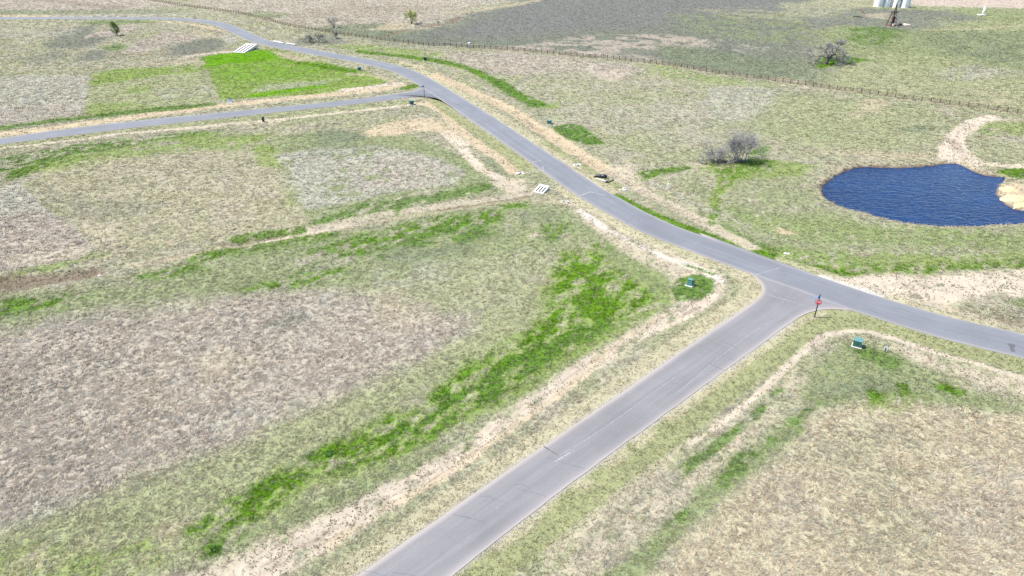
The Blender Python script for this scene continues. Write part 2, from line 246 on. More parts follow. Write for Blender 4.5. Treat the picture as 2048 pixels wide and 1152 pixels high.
poly('K', [(640, 985), (800, 925), (960, 850), (1080, 790), (1050, 830), (900, 920), (720, 1000), (560, 1080), (450, 1120), (480, 1080)], 1.2, .9, 1.5, .85)
# soil beside the foreground road, left
poly('SP', [(1140, 404), (1200, 424), (1270, 468), (1350, 508), (1430, 536), (1452, 556), (1440, 588), (1380, 625), (1300, 672), (1200, 730), (1120, 790), (1040, 850), (920, 930), (800, 1005), (680, 1080), (560, 1160), (420, 1260), (200, 1260), (380, 1140), (500, 1096), (620, 1040), (760, 975), (900, 905), (1000, 835), (1080, 775), (1180, 705), (1290, 650), (1350, 610), (1340, 560), (1250, 510), (1180, 455)], 1.1, .9, 1.4, .88, 1)
line('S', [(1400, 600), (1300, 655), (1240, 690), (1150, 745), (1060, 810), (960, 880), (860, 945), (760, 1005), (640, 1075), (520, 1140), (430, 1190)], 1.8, 1.0, .85, 1.3, .68, 1); line('SO', [(1330, 625), (1240, 680), (1130, 775), (1040, 845), (940, 912), (840, 975), (760, 1020), (660, 1085)], .6, .5, .6, .7, .8)
line('SW', [(1160, 420), (1200, 450), (1260, 482), (1330, 513), (1400, 538), (1440, 560)], .9, .6, .85, .8, .68, 1); line('S', [(1140, 405), (1190, 424), (1260, 468), (1330, 500), (1390, 526)], .6, .4, .85, .5, .8); line('B', [(1165, 410), (1195, 428), (1225, 450)], .7, .4, .55)
poly('S', [(1360, 610), (1420, 590), (1440, 570), (1446, 590), (1390, 625), (1300, 670), (1280, 665)], 1, .75, 1, .75, 1)
line('V', [(1480, 545), (1512, 578), (1490, 605), (1430, 643), (1290, 738), (1210, 795), (1075, 888), (890, 1014), (790, 1084), (600, 1225)], 1.9, .8, .9, .5)
line('V', [(1120, 380), (1160, 400), (1230, 445), (1300, 482), (1390, 515), (1470, 540)], 1.6, .7, .85, .5)
poly('G2', [(1342, 580), (1360, 558), (1400, 548), (1425, 560), (1425, 580), (1395, 598), (1352, 602)], .8, .95, .9, .85, 1); poly('K', [(1180, 470), (1250, 510), (1330, 545), (1340, 580), (1320, 600), (1260, 560), (1190, 500)], 1.5, .7, 1.5, .8)
line('G', [(1370, 528), (1400, 538), (1425, 548)], .35, .3, .8)
# right of the foreground road
line('VG', [(1660, 634), (1628, 640), (1590, 660), (1530, 705), (1455, 758), (1375, 818), (1200, 945), (1010, 1092), (930, 1152), (780, 1270)], 3.2, .7, .95, .5); line('VG', [(1640, 645), (1720, 640), (1780, 652), (1880, 684), (1960, 706), (2060, 732), (2200, 768)], 2.6, .7, .95, .5)
line('V', [(1648, 625), (1600, 643), (1530, 698), (1455, 748), (1375, 810), (1190, 948), (1000, 1090)], .7, .4, .8, .3, .8)
line('G', [(1640, 678), (1600, 700), (1540, 755), (1470, 815), (1380, 885), (1280, 960), (1180, 1035), (1060, 1140)], .3, .35, .45, .5, .7, 1)
poly('SP', [(1640, 690), (1560, 770), (1470, 850), (1380, 920), (1280, 1000), (1160, 1100), (1100, 1152), (1200, 1160), (1330, 1040), (1440, 950), (1560, 860), (1630, 790), (1640, 730)], 1.2, .7, 1.2, .6, 1)
poly('K', [(1590, 800), (1610, 750), (1640, 710), (1700, 680), (1760, 690), (1830, 730), (1900, 770), (2060, 815), (1960, 830), (1850, 800), (1750, 790), (1650, 810)], 1.5, .9, 1.6)
poly('DG', [(1610, 770), (1700, 745), (1820, 765), (1800, 785), (1640, 800)], 1.5, .5, 1.5, .7); poly('G2', [(1690, 690), (1740, 690), (1800, 720), (1790, 740), (1720, 720)], 1, .7, 1, .8)
poly('K', [(1200, 1152), (1300, 1070), (1420, 960), (1520, 880), (1600, 820), (1640, 800), (1600, 870), (1500, 950), (1400, 1040), (1300, 1152), (1250, 1200), (1150, 1200)], .9, .95, 1, .95)
poly('G2', [(1340, 1030), (1440, 935), (1540, 855), (1620, 800), (1640, 808), (1560, 880), (1450, 975), (1360, 1050), (1300, 1100)], 1., .8, 1.2, .52, 1); line('G2', [(1560, 780), (1500, 838), (1420, 900), (1330, 970)], .8, .5, .8, .6, .6, 1)
poly('Y', [(1230, 1240), (1340, 1100), (1440, 1010), (1560, 920), (1600, 880), (1620, 830), (1700, 815), (1760, 800), (1900, 810), (2060, 835), (2300, 870), (2300, 1300), (1230, 1300)], 1.2, .95, 1.2)
poly('P', [(1800, 920), (1940, 880), (2060, 920), (2060, 1100), (1950, 1120), (1850, 1040)], 4, .45, 4, .6); poly('P', [(1500, 960), (1600, 920), (1680, 960), (1640, 1060), (1540, 1080)], 3, .35, 3, .6); poly('O', [(1600, 900), (1750, 840), (1850, 860), (1840, 960), (1720, 980), (1620, 940)], 3, .6, 3, .7)
poly('O', [(1660, 1060), (1760, 1000), (1860, 1040), (1880, 1120), (1760, 1140)], 3, .5, 3, .6)
poly('G', [(1730, 785), (1745, 776), (1766, 790), (1770, 808), (1745, 808)], .7, .9, .8, .85); poly('G', [(1795, 764), (1815, 768), (1825, 785), (1805, 790)], .7, .85, .8, .7); poly('G', [(1865, 768), (1890, 766), (1935, 782), (1920, 794), (1885, 784)], .8, .9, .8, .85); poly('GL', [(1700, 800), (1860, 780), (1880, 800), (1760, 830)], 1.5, .6, 1.5, .6, 1); poly('G', [(1590, 850), (1605, 845), (1610, 860), (1596, 872)], .5, .8, .5, .7)
line('SP', [(1080, 1125), (1180, 1045), (1280, 965), (1400, 872)], .8, .6, .7, .9, .6, 1)
line('S', [(1370, 892), (1400, 872), (1440, 845)], .45, .45, .8, .7, .75, 1)
line('S', [(1425, 856), (1445, 842), (1480, 815), (1530, 772), (1580, 724), (1620, 690), (1655, 668), (1690, 661), (1730, 662), (1790, 676), (1850, 697), (1950, 727), (2060, 762), (2200, 805)], .62, .4, .92, .4)
poly('SP', [(1780, 690), (1840, 700), (1920, 724), (2060, 764), (2200, 800), (2200, 840), (2060, 800), (1950, 765), (1850, 730)], 1.2, .85, 1.2, .8, 1)
# north of the main road, right
poly('GL', [(1430, 470), (1520, 490), (1650, 505), (1760, 500), (1900, 508), (2100, 500), (2100, 535), (1900, 542), (1800, 552), (1650, 545), (1540, 520)], 2, .85, 2, .8, 1)
poly('G', [(1600, 520), (1700, 535), (1780, 530), (1900, 530), (2060, 520), (2060, 538), (1900, 540), (1800, 552), (1700, 548), (1640, 540)], 1.5, .8, 1.5, .55, 1); poly('G2', [(1400, 420), (1440, 445), (1500, 475), (1560, 500), (1530, 500), (1460, 478), (1420, 450)], 1.2, .85, 1.3, .75, 1); poly('G', [(1425, 405), (1450, 420), (1440, 440), (1415, 430)], 1.0, .8, 1.1, .7, 1)
poly('GL', [(1420, 400), (1500, 420), (1640, 430), (1760, 450), (1960, 462), (2100, 455), (2100, 500), (1800, 500), (1600, 480), (1480, 450)], 4, .75, 4, .85, 1); poly('K', [(1380, 380), (1500, 360), (1620, 350), (1650, 400), (1760, 440), (1900, 456), (2100, 452), (2100, 520), (1700, 520), (1500, 480)], 5, .55, 5, .8, 1); poly('K', [(1250, 180), (1500, 170), (1800, 205), (2000, 235), (1880, 290), (1700, 310), (1560, 300), (1420, 310), (1300, 280)], 8, .4, 8, .6)
line('G', [(1235, 392), (1290, 420), (1350, 446), (1420, 472), (1500, 500), (1580, 525), (1650, 543), (1720, 552)], 1.1, .6, .95, .6, .9)
line('V', [(1560, 520), (1640, 543), (1680, 556), (1700, 562)], .9, .5, .85)
poly('S', [(1650, 552), (1720, 552), (1800, 548), (1860, 556), (1920, 544), (2060, 536), (2200, 540), (2200, 600), (2060, 592), (1980, 590), (1920, 604), (1860, 610), (1800, 602), (1740, 586), (1690, 570)], 1, .95, 1.3, .92, 1); line('SW', [(1640, 552), (1700, 570), (1760, 592), (1800, 604)], .7, .4, .95)
poly('K', [(2000, 600), (2060, 596), (2200, 600), (2200, 640), (2060, 622)], 1, .8, 1, .8); line('SP', [(1870, 608), (1950, 632), (2060, 660)], 1.2, .6, .9, .6, .85); line('V', [(1790, 600), (1860, 620), (1950, 645), (2060, 668), (2200, 702)], 1.5, .6, .85, .6)
poly('B', [(1985, 625), (2060, 640), (2060, 655), (2000, 645)], .8, .5, .8)
# north of the main road, middle
line('V', [(840, 142), (900, 176), (960, 210), (1040, 262), (1130, 322), (1220, 380)], 2.2, .8, .85, .7); line('SO', [(865, 150), (920, 172), (965, 192), (1010, 212), (1062, 246), (1110, 276), (1165, 312), (1215, 342)], 2.5, .8, .97, 1, .95); poly('SP', [(1220, 334), (1262, 326), (1276, 338), (1264, 356), (1280, 372), (1235, 360)], 1.2, .95, 1.2, .9)
line('SP', [(1215, 342), (1270, 372), (1335, 405), (1400, 438), (1450, 468), (1500, 492)], 1.6, .7, .9, .9, .85); line('W', [(1280, 352), (1340, 382), (1420, 420), (1500, 456)], .4, .4, .8, .4, .8)
line('VG', [(1090, 285), (1150, 322), (1190, 345), (1240, 375)], 1.1, .6, .9, .6, .8)
poly('GL', [(640, 92), (700, 90), (820, 98), (900, 110), (860, 116), (760, 108)], 3, .7, 3, .8)
line('G', [(720, 104), (800, 112), (870, 121), (935, 136), (990, 162), (1040, 192), (1075, 208)], 2.6, 1.4, .9, 1.5, .92); poly('G2', [(960, 150), (1000, 160), (1060, 196), (1105, 216), (1060, 216), (1010, 188)], 2, .8, 2, .8)
line('SO', [(800, 124), (850, 138), (880, 150)], 1.5, 1, .7, 1, .8)
poly('P', [(880, 108), (960, 104), (1050, 108), (1150, 114), (1260, 130), (1300, 140), (1240, 152), (1160, 140), (1060, 150), (990, 148), (940, 134)], 3, .9, 3, .85, 1); poly('PF', [(1180, 142), (1230, 138), (1248, 158), (1220, 164), (1190, 156)], 2, .7, 2)
poly('G2', [(1102, 253), (1140, 248), (1165, 252), (1190, 272), (1208, 288), (1170, 292), (1130, 276)], .9, .95, 1, .92, 1); poly('GL', [(1100, 206), (1120, 202), (1115, 216), (1085, 220)], 1, .6, 1)
poly('W', [(1415, 176), (1480, 166), (1560, 180), (1540, 215), (1480, 242), (1420, 240)], 3, .75, 3, .75, 1); poly('W', [(1200, 220), (1420, 200), (1400, 280), (1240, 270)], 5, .35, 5, .6); poly('P', [(1300, 200), (1400, 190), (1440, 280), (1380, 300), (1310, 260)], 4, .45, 4, .7)
poly('YG', [(1560, 190), (1740, 200), (1880, 230), (1860, 300), (1640, 300), (1500, 270)], 6, .7, 5); poly('GL', [(1300, 120), (1420, 150), (1560, 168), (1540, 178), (1400, 168), (1300, 150)], 4, .55, 4, .6, 1)
poly('T', [(1730, 198), (1790, 200), (1770, 225), (1700, 240), (1700, 225)], 2, .75, 2, .8); poly('SP', [(2040, 240), (1980, 232), (1940, 245), (1960, 252)], 2, .8, 2)
poly('G', [(1276, 344), (1320, 336), (1390, 332), (1380, 340), (1330, 350), (1285, 360)], .8, .85, 1, .8, 1); poly('G', [(1490, 306), (1520, 292), (1545, 294), (1530, 312), (1500, 318)], 1, .85, 1, .85); poly('GL', [(1360, 330), (1560, 318), (1640, 330), (1600, 350), (1480, 360), (1440, 390), (1425, 400), (1450, 350)], 1.6, .8, 1.6, .85, 1); poly('G', [(1430, 332), (1500, 318), (1560, 320), (1520, 340), (1460, 362), (1438, 392), (1440, 360)], 1.4, .75, 1.5, .6, 1); line('GL', [(1450, 350), (1438, 385), (1425, 415)], 1.2, .8, .8, .8, .7, 1); poly('S', [(1370, 328), (1400, 324), (1420, 332), (1390, 336)], .8, .6, .8)
poly('T', [(1580, 300), (1660, 308), (1720, 322), (1860, 322), (1890, 318), (1880, 308), (1760, 300)], 2.5, .7, 2.5, .7); poly('SO', [(1540, 452), (1570, 458), (1600, 470), (1560, 468)], .9, .8, .9, .7, 1)
poly('DG', [(1790, 258), (1840, 250), (1870, 256), (1850, 268)], 1.5, .7, 1.5); poly('GL', [(1960, 240), (2060, 246), (2060, 270), (1980, 272), (1950, 262)], 2.5, .6, 2.5, .8)
line('S', [(1985, 234), (1945, 246), (1912, 272), (1900, 298), (1898, 318)], 2.5, .8, .97, .9); line('S', [(1918, 290), (1935, 312), (1965, 328), (2020, 332), (2120, 330)], 1.6, .8, .8, .9, .85); line('B', [(1902, 280), (1916, 296), (1930, 316)], 1.3, 1, .45)
poly('S', [(1890, 322), (1900, 300), (1930, 300), (1960, 330), (1990, 346), (1940, 336), (1920, 322)], 1.2, .7, 1.2); poly('G', [(1986, 345), (2010, 338), (2060, 336), (2140, 340), (2140, 360), (2040, 358), (2012, 352)], .8, .95, .8)
poly('T', [(2010, 362), (2060, 360), (2160, 366), (2160, 380), (2030, 376)], 1, .9, 1); poly('SO', [(1990, 368), (2030, 366), (2100, 380), (2160, 400), (2160, 424), (2050, 420), (2012, 405), (1994, 388)], .8, .95, .8)
for off_ in (-8, 7):
    line('B', [(1400, 604 + off_), (1300, 657 + off_), (1240, 692 + off_), (1150, 750 + off_), (1060, 815 + off_), (960, 885 + off_), (860, 950 + off_), (760, 1010 + off_), (640, 1080 + off_), (520, 1145 + off_)], .14, .25, .45, .5, .75, 1)
    line('B', [(965, 192 + off_ / 3), (1062, 246 + off_ / 3), (1165, 312 + off_ / 3), (1270, 372 + off_ / 3), (1400, 438 + off_ / 3)], .16, .3, .4, .5, .75, 1)
for k in range(26):                                              # cross ridges left by tracked machines
    u_ = k / 25.; cx, cy = 1170 + 230 * u_, 318 + 122 * u_
    line('B', [(cx - 9, cy + 5), (cx + 11, cy - 5)], .12, .22, .4, .3)
for off_ in (0, 11):                                             # faint vehicle tracks pressed into the dead grass
    line('B', [(250 + off_, 960), (330 + off_, 905), (420 + off_, 868), (520 + off_, 812), (640 + off_, 760), (780 + off_, 705)], .13, .2, .3, .35, .8, 1)
    line('B', [(1900 + off_, 1152), (1840 + off_, 1020), (1790 + off_, 920), (1750 + off_, 850)], .13, .2, .22, .35, .8, 1)
line('Y', FENCE, .9, .5, .8, .4, .9)

def cover(x, y):
    """albedo (n,3), bareness (n), grass height (n) of the ground cover at world x, y"""
    n = x.size
    wob = (fbm(x, y, 7., 3, 5) - .5) * 4.2; wob2 = (fbm(x, y, 1.6, 11, 3) - .5) * 3.2
    xr = x * .64 + y * .77; yr = -x * .77 + y * .64                   # patches drawn out along the foreground road
    nf = [fbm(x, y, 5., 21, 5), fbm(xr * .62, yr * 1.25, 1.5, 41, 4), fbm(x, y, 3.2, 61, 4)]
    big = fbm(x, y, 22., 5, 4); mid = fbm(x, y, 4.5, 77, 4)
    c0, b0, h0 = CLS['O']; col = np.tile(c0, (n, 1)); bare = np.full(n, b0); hh = np.full(n, h0)
    t = sstep(.44, .62, big)[:, None]; col = col * (1 - t * .5) + CLS['YG'][0] * t * .5
    t = sstep(.48, .64, mid)[:, None]; col = col * (1 - t * .45) + CLS['P'][0] * t * .45
    for c, P, f, o, b, d, ni, w in A:
        r = f + abs(b) * 1.6 + (w or 0) + .5
        lo, hi = P.min(0) - r, P.max(0) + r
        m = np.nonzero((x > lo[0]) & (x < hi[0]) & (y > lo[1]) & (y < hi[1]))[0]
        if not m.size: continue
        sd = seg_dist(x[m], y[m], P, w is None)
        if w is not None: sd = sd - w
        sd = sd + (wob[m] * .65 + wob2[m] * .45) * b * .5
        q = sstep(f * .6, -f * .6, sd) * o
        if d < 1:
            th = .5 + (.5 - d) * .55
            q = q * sstep(th - .055, th + .055, nf[ni][m])
        k = CLS[c]; q3 = q[:, None]
        col[m] = col[m] * (1 - q3) + k[0] * q3; bare[m] = bare[m] * (1 - q) + k[1] * q; hh[m] = hh[m] * (1 - q) + k[2] * q
    # muddy, trodden rim of the pond
    lo, hi = pond.min(0) - 8, pond.max(0) + 8
    m = np.nonzero((x > lo[0]) & (x < hi[0]) & (y > lo[1]) & (y < hi[1]))[0]
    if m.size:
        sd = seg_dist(x[m], y[m], pond[::2], True); q = sstep(2.2, .4, sd + wob2[m] * .6)
        k = CLS['T']; col[m] = col[m] * (1 - q[:, None] * .7) + k[0] * q[:, None] * .7
        q = sstep(.7, -.2, sd + wob2[m] * .25)[:, None]; col[m] = col[m] * (1 - q) + CLS['B'][0] * .7 * q; bare[m] = np.maximum(bare[m], q[:, 0])
    return col, bare, hh

DITCH = [(gpts([(1060, 388), (1000, 396), (947, 406), (870, 416), (808, 424), (739, 436), (690, 447), (600, 463), (480, 486)]), 1.6, .55), (gpts([(-60, 578), (0, 568), (100, 556), (200, 542)]), 2.0, .7),
         (gpts([(1150, 405), (1195, 428), (1240, 458), (1300, 488)]), 1.2, .3), (gpts([(905, 165), (965, 190), (1062, 245), (1165, 312), (1270, 372), (1400, 438)]), 2.2, .4),
         (gpts([(1420, 600), (1240, 690), (1060, 815), (860, 950), (640, 1080)]), 2.0, .3), (gpts([(1690, 664), (1600, 712), (1530, 772), (1380, 886)]), 1.4, .2),
         (gpts([(770, 70), (815, 58), (850, 52), (905, 42)]), 3.0, .9), (gpts([(60, 646), (120, 644), (200, 634)]), 1.6, .45), (gpts([(1880, 612), (2060, 655)]), 1.8, .4)]
def height(x, y, sd=None, fine=True):
    x = np.asarray(x, float); y = np.asarray(y, float)
    z = (fbm(x, y, 9., 91, 3) - .5) * .5
    if fine: z = z + (fbm(x, y, 1.2, 95, 3) - .5) * .24
    for P, w, dep in DITCH:
        lo, hi = P.min(0) - 3 * w, P.max(0) + 3 * w
        m = (x > lo[0]) & (x < hi[0]) & (y > lo[1]) & (y < hi[1])
        if m.any():
            d = seg_dist(x[m], y[m], P, False); z[m] -= dep * np.exp(-(d / w) ** 2)
    if sd is None: sd = road_sd(x, y)
    z = z * sstep(.2, 3.5, sd) - .02 - .16 * sstep(.1, -.9, sd)
    lo, hi = pond.min(0) - 8, pond.max(0) + 8
    m = (x > lo[0]) & (x < hi[0]) & (y > lo[1]) & (y < hi[1])
    if m.any():
        d = seg_dist(x[m], y[m], pond, True); q = sstep(4., 1.2, d); z[m] = z[m] * (1 - .7 * q) - .1 * q - 1.0 * sstep(1.0, -1.6, d + (fbm(x[m], y[m], 1.4, 7, 3) - .5) * 1.4)
    return z
def ground_z(x, y): return float(height(np.array([x]), np.array([y]), None, False)[0])
def at(px, py):
    p = G2(px, py); return Vector((p[0], p[1], ground_z(p[0], p[1])))

# ------------------------------------------------------------------ materials
MATS = {}
def new_mat(name):
    m = bpy.data.materials.new(name); m.use_nodes = True; n = m.node_tree.nodes; b = n['Principled BSDF']; MATS[name] = m
    return m, n, m.node_tree.links, b
def mixc(n, l, mode, fac, a, b):
    x = n.new('ShaderNodeMix'); x.data_type = 'RGBA'; x.blend_type = mode; x.clamp_result = False
    for sock, v in ((x.inputs[0], fac), (x.inputs[6], a), (x.inputs[7], b)):
        if hasattr(v, 'is_linked'): l.new(v, sock)
        else: sock.default_value = v if not isinstance(v, tuple) else (*v[:3], 1)
    return x.outputs[2]
def noise(n, l, vec, scale, detail=4, rough=.55, dist=0.):
    x = n.new('ShaderNodeTexNoise'); x.inputs['Scale'].default_value = scale; x.inputs['Detail'].default_value = detail
    x.inputs['Roughness'].default_value = rough; x.inputs['Distortion'].default_value = dist; l.new(vec, x.inputs['Vector']); return x.outputs['Fac']
def ramp(n, l, fac, stops):
    x = n.new('ShaderNodeValToRGB'); l.new(fac, x.inputs[0]); e = x.color_ramp.elements
    while len(e) < len(stops): e.new(.5)
    for el, (p, c) in zip(e, stops): el.position = p; el.color = (*c, 1) if isinstance(c, tuple) else (c, c, c, 1)
    return x.outputs[0]
def bump(n, l, h, strength, dist, b):
    x = n.new('ShaderNodeBump'); x.inputs['Strength'].default_value = strength; x.inputs['Distance'].default_value = dist
    l.new(h, x.inputs['Height']); l.new(x.outputs[0], b.inputs['Normal'])
def simple(name, rgb, rough=.7, var=.25, scale=3., metal=0., bmp=0., spec=.3):
    m, n, l, b = new_mat(name); tc = n.new('ShaderNodeTexCoord')
    f = noise(n, l, tc.outputs['Object'], scale, 5, .6)
    g = ramp(n, l, f, [(.3, 1 - var), (.7, 1 + var)])
    l.new(mixc(n, l, 'MULTIPLY', 1., rgb, g), b.inputs['Base Color'])
    b.inputs['Roughness'].default_value = rough; b.inputs['Metallic'].default_value = metal; b.inputs['Specular IOR Level'].default_value = spec
    if bmp: bump(n, l, f, bmp, .05, b)
    return m
# ground
m, n, l, b = new_mat('field'); tc = n.new('ShaderNodeTexCoord'); at1 = n.new('ShaderNodeAttribute'); at1.attribute_name = 'cover'; at2 = n.new('ShaderNodeAttribute'); at2.attribute_name = 'bare'
P_ = tc.outputs['Object']
f1 = noise(n, l, P_, 6.5, 4, .68, 1.2); f2 = noise(n, l, P_, .42, 5, .6, .5); f3 = noise(n, l, P_, 7., 3, .7, .6)
grassy = mixc(n, l, 'MULTIPLY', 1., at1.outputs['Color'], ramp(n, l, f1, [(.30, (.47, .51, .42)), (.5, (.93, .955, .89)), (.68, (1.36, 1.35, 1.33))]))
grassy = mixc(n, l, 'MULTIPLY', .7, grassy, ramp(n, l, f2, [(.34, .86), (.66, 1.12)]))
soil = mixc(n, l, 'MULTIPLY', 1., at1.outputs['Color'], ramp(n, l, f3, [(.3, .8), (.7, 1.14)]))
soil = mixc(n, l, 'MULTIPLY', .8, soil, ramp(n, l, f2, [(.36, .82), (.64, 1.1)]))
l.new(mixc(n, l, 'MIX', at2.outputs['Fac'], grassy, soil), b.inputs['Base Color'])
b.inputs['Roughness'].default_value = 1.; b.inputs['Specular IOR Level'].default_value = .05
bump(n, l, f1, .5, .12, b)
# grass blades
m, n, l, b = new_mat('grass_blade'); at1 = n.new('ShaderNodeAttribute'); at1.attribute_name = 'tint'
l.new(at1.outputs['Color'], b.inputs['Base Color']); b.inputs['Roughness'].default_value = .9; b.inputs['Specular IOR Level'].default_value = .05
tr = n.new('ShaderNodeBsdfTranslucent'); l.new(at1.outputs['Color'], tr.inputs['Color']); ms = n.new('ShaderNodeMixShader'); ms.inputs[0].default_value = .35
l.new(b.outputs[0], ms.inputs[1]); l.new(tr.outputs[0], ms.inputs[2]); l.new(ms.outputs[0], n['Material Output'].inputs['Surface'])
# asphalt; UV: u across 0..1, v metres along
def asphalt(name, rgb, edge=.25):
    m, n, l, b = new_mat(name); uv = n.new('ShaderNodeUVMap'); tc = n.new('ShaderNodeTexCoord')
    mp = n.new('ShaderNodeMapping'); mp.inputs['Scale'].default_value = (7., .035, 1); l.new(uv.outputs[0], mp.inputs[0])
    st = noise(n, l, mp.outputs[0], 1., 4, .6, .3); big_ = noise(n, l, tc.outputs['Object'], .12, 4, .55, .4); fine = noise(n, l, tc.outputs['Object'], 6., 4, .75)
    c = mixc(n, l, 'MULTIPLY', 1., rgb, ramp(n, l, st, [(.3, .89), (.7, 1.1)]))
    c = mixc(n, l, 'MULTIPLY', 1., c, ramp(n, l, big_, [(.3, .9), (.7, 1.1)]))
    c = mixc(n, l, 'MULTIPLY', .6, c, ramp(n, l, fine, [(.3, .82), (.7, 1.16)]))
    sx = n.new('ShaderNodeSeparateXYZ'); l.new(uv.outputs[0], sx.inputs[0])
    dust = ramp(n, l, sx.outputs[0], [(0., 1.), (.1, .15), (.2, 0.), (.85, 0.), (.93, .25), (1., .9)])
    dn = n.new('ShaderNodeMath'); dn.operation = 'MULTIPLY'; l.new(dust, dn.inputs[0]); dn.inputs[1].default_value = edge
    c = mixc(n, l, 'MIX', dn.outputs[0], c, (.36, .31, .28))
    vo = n.new('ShaderNodeTexVoronoi'); vo.inputs['Scale'].default_value = .55; l.new(tc.outputs['Object'], vo.inputs['Vector'])      # scattered pale stone chips
    c = mixc(n, l, 'MIX', ramp(n, l, vo.outputs['Distance'], [(.02, .5), (.05, 0.)]), c, (.5, .47, .44))
    l.new(c, b.inputs['Base Color']); b.inputs['Roughness'].default_value = .82; b.inputs['Specular IOR Level'].default_value = .3
    bump(n, l, fine, .2, .01, b); return m
asphalt('asphalt', (.114, .119, .132)); asphalt('asphalt_fresh', (.130, .126, .131), .5)
simple('seal_line', (.185, .183, .19), .8, .35, 1.5); simple('tar_patch', (.07, .07, .075), .7, .3, 3.); simple('crack', (.085, .082, .085), .9, .3, 2.)
simple('gravel_shoulder', (.36, .33, .31), .95, .35, 6., bmp=.6)
simple('wood_weathered', (.05, .038, .032), .85, .35, 1.5); simple('wood_rail', (.12, .095, .07), .85, .35, 1.2)
simple('bark', (.075, .068, .066), .9, .35, 2., bmp=.5); simple('bark_pale', (.26, .25, .24), .9, .3, 2.); simple('twig', (.19, .185, .18), .9, .25, 1.)
simple('twig_dark', (.12, .11, .105), .9, .25, 1.); simple('willow_leaf', (.26, .29, .10), .85, .3, 1.); simple('pine_leaf', (.10, .15, .04), .8, .35, 1.5)
simple('shrub_leaf', (.07, .15, .02), .8, .35, 2.)
simple('post_black', (.02, .02, .022), .45, .15, 3., spec=.5); simple('stop_red', (.52, .012, .045), .45, .08, 3.); simple('sign_white', (.62, .62, .62), .5, .05, 3.); simple('sign_blue', (.015, .12, .42), .45, .1, 3.); simple('sign_back', (.32, .32, .33), .4, .1, 3., metal=.6)
simple('cabinet_green', (.026, .095, .080), .5, .15, 2., spec=.4); simple('cabinet_lid', (.075, .155, .15), .45, .12, 2., spec=.5); simple('cabinet_grey', (.42, .44, .45), .55, .15, 2.); simple('cabinet_dark', (.02, .035, .033), .5, .2, 2.)
simple('concrete', (.46, .445, .42), .9, .16, 1.8, bmp=.3); simple('concrete_slot_shade', (.02, .018, .018), .95, .2, 1.); simple('rubble', (.38, .365, .345), .95, .25, 2., bmp=.4); simple('sandstone', (.36, .285, .165), .95, .22, .8, bmp=.5)
simple('pipe_black', (.008, .008, .01), .35, .2, 3., spec=.5); simple('rust', (.11, .05, .038), .85, .4, 1.5); simple('rust_dark', (.035, .024, .022), .85, .3, 1.5); simple('rust_pale', (.42, .34, .29), .85, .3, 1.5)
simple('dirt_pile', (.42, .34, .28), .95, .25, 1.5, bmp=.5)
m, n, l, b = new_mat('galvanised'); tc = n.new('ShaderNodeTexCoord'); mp = n.new('ShaderNodeMapping'); mp.inputs['Scale'].default_value = (1.2, 1.2, .12); l.new(tc.outputs['Object'], mp.inputs[0])
l.new(ramp(n, l, noise(n, l, mp.outputs[0], 1.4, 5, .6), [(.3, (.46, .46, .45)), (.55, (.66, .67, .68)), (.75, (.72, .73, .74))]), b.inputs['Base Color'])
b.inputs['Metallic'].default_value = .35; b.inputs['Roughness'].default_value = .42
# water
m, n, l, b = new_mat('pond_water'); tc = n.new('ShaderNodeTexCoord'); mp = n.new('ShaderNodeMapping'); mp.inputs['Rotation'].default_value = (0, 0, .35); mp.inputs['Scale'].default_value = (1., 2.2, 1); l.new(tc.outputs['Object'], mp.inputs[0])
big_ = noise(n, l, tc.outputs['Object'], .06, 3, .5); l.new(ramp(n, l, big_, [(.35, (.002, .011, .046)), (.65, (.003, .018, .066))]), b.inputs['Base Color'])  # blue base colour paints in part of the sky's reflection
b.inputs['Roughness'].default_value = .1; b.inputs['IOR'].default_value = 1.33; b.inputs['Specular IOR Level'].default_value = .27
bump(n, l, noise(n, l, mp.outputs[0], .5, 2, .6, .8), .6, .26, b)

# ------------------------------------------------------------------ object helpers
def link(name, me, mat=None, parent=None, loc=None, rot=None):
    o = bpy.data.objects.new(name, me); COL.objects.link(o)
    if mat and me is not None and not me.materials: me.materials.append(MATS[mat])
    if parent: o.parent = parent
    if loc is not None: o.location = loc
    if rot is not None: o.rotation_euler = rot
    return o
def bm_obj(name, bm, mat, parent=None, loc=None, rot=None, smooth=False):
    me = bpy.data.meshes.new(name); bm.to_mesh(me); bm.free()
    if smooth:
        for p in me.polygons: p.use_smooth = True
    return link(name, me, mat, parent, loc, rot)
def thing(name, label, cat, loc=(0, 0, 0), rz=0., group=None):
    o = bpy.data.objects.new(name, None); COL.objects.link(o); o.location = loc; o.rotation_euler = (0, 0, rz); o.empty_display_size = .3
    return tag(o, label, cat, group)
def tag(o, label=None, cat=None, group=None, kind=None):
    if label: o['label'] = label
    if cat: o['category'] = cat
    if group: o['group'] = group
    if kind: o['kind'] = kind
    return o
def box(bm, x0, x1, y0, y1, z0, z1, M=None):
    r = bmesh.ops.create_cube(bm, size=1.)
    T = Matrix.Translation(((x0 + x1) / 2, (y0 + y1) / 2, (z0 + z1) / 2)) @ Matrix.Diagonal((x1 - x0, y1 - y0, z1 - z0, 1))
    bmesh.ops.transform(bm, matrix=(M @ T) if M else T, verts=r['verts']); return r['verts']
def bevel(bm, w, seg=1): bmesh.ops.bevel(bm, geom=bm.edges[:], offset=w, segments=seg, affect='EDGES', profile=.6)
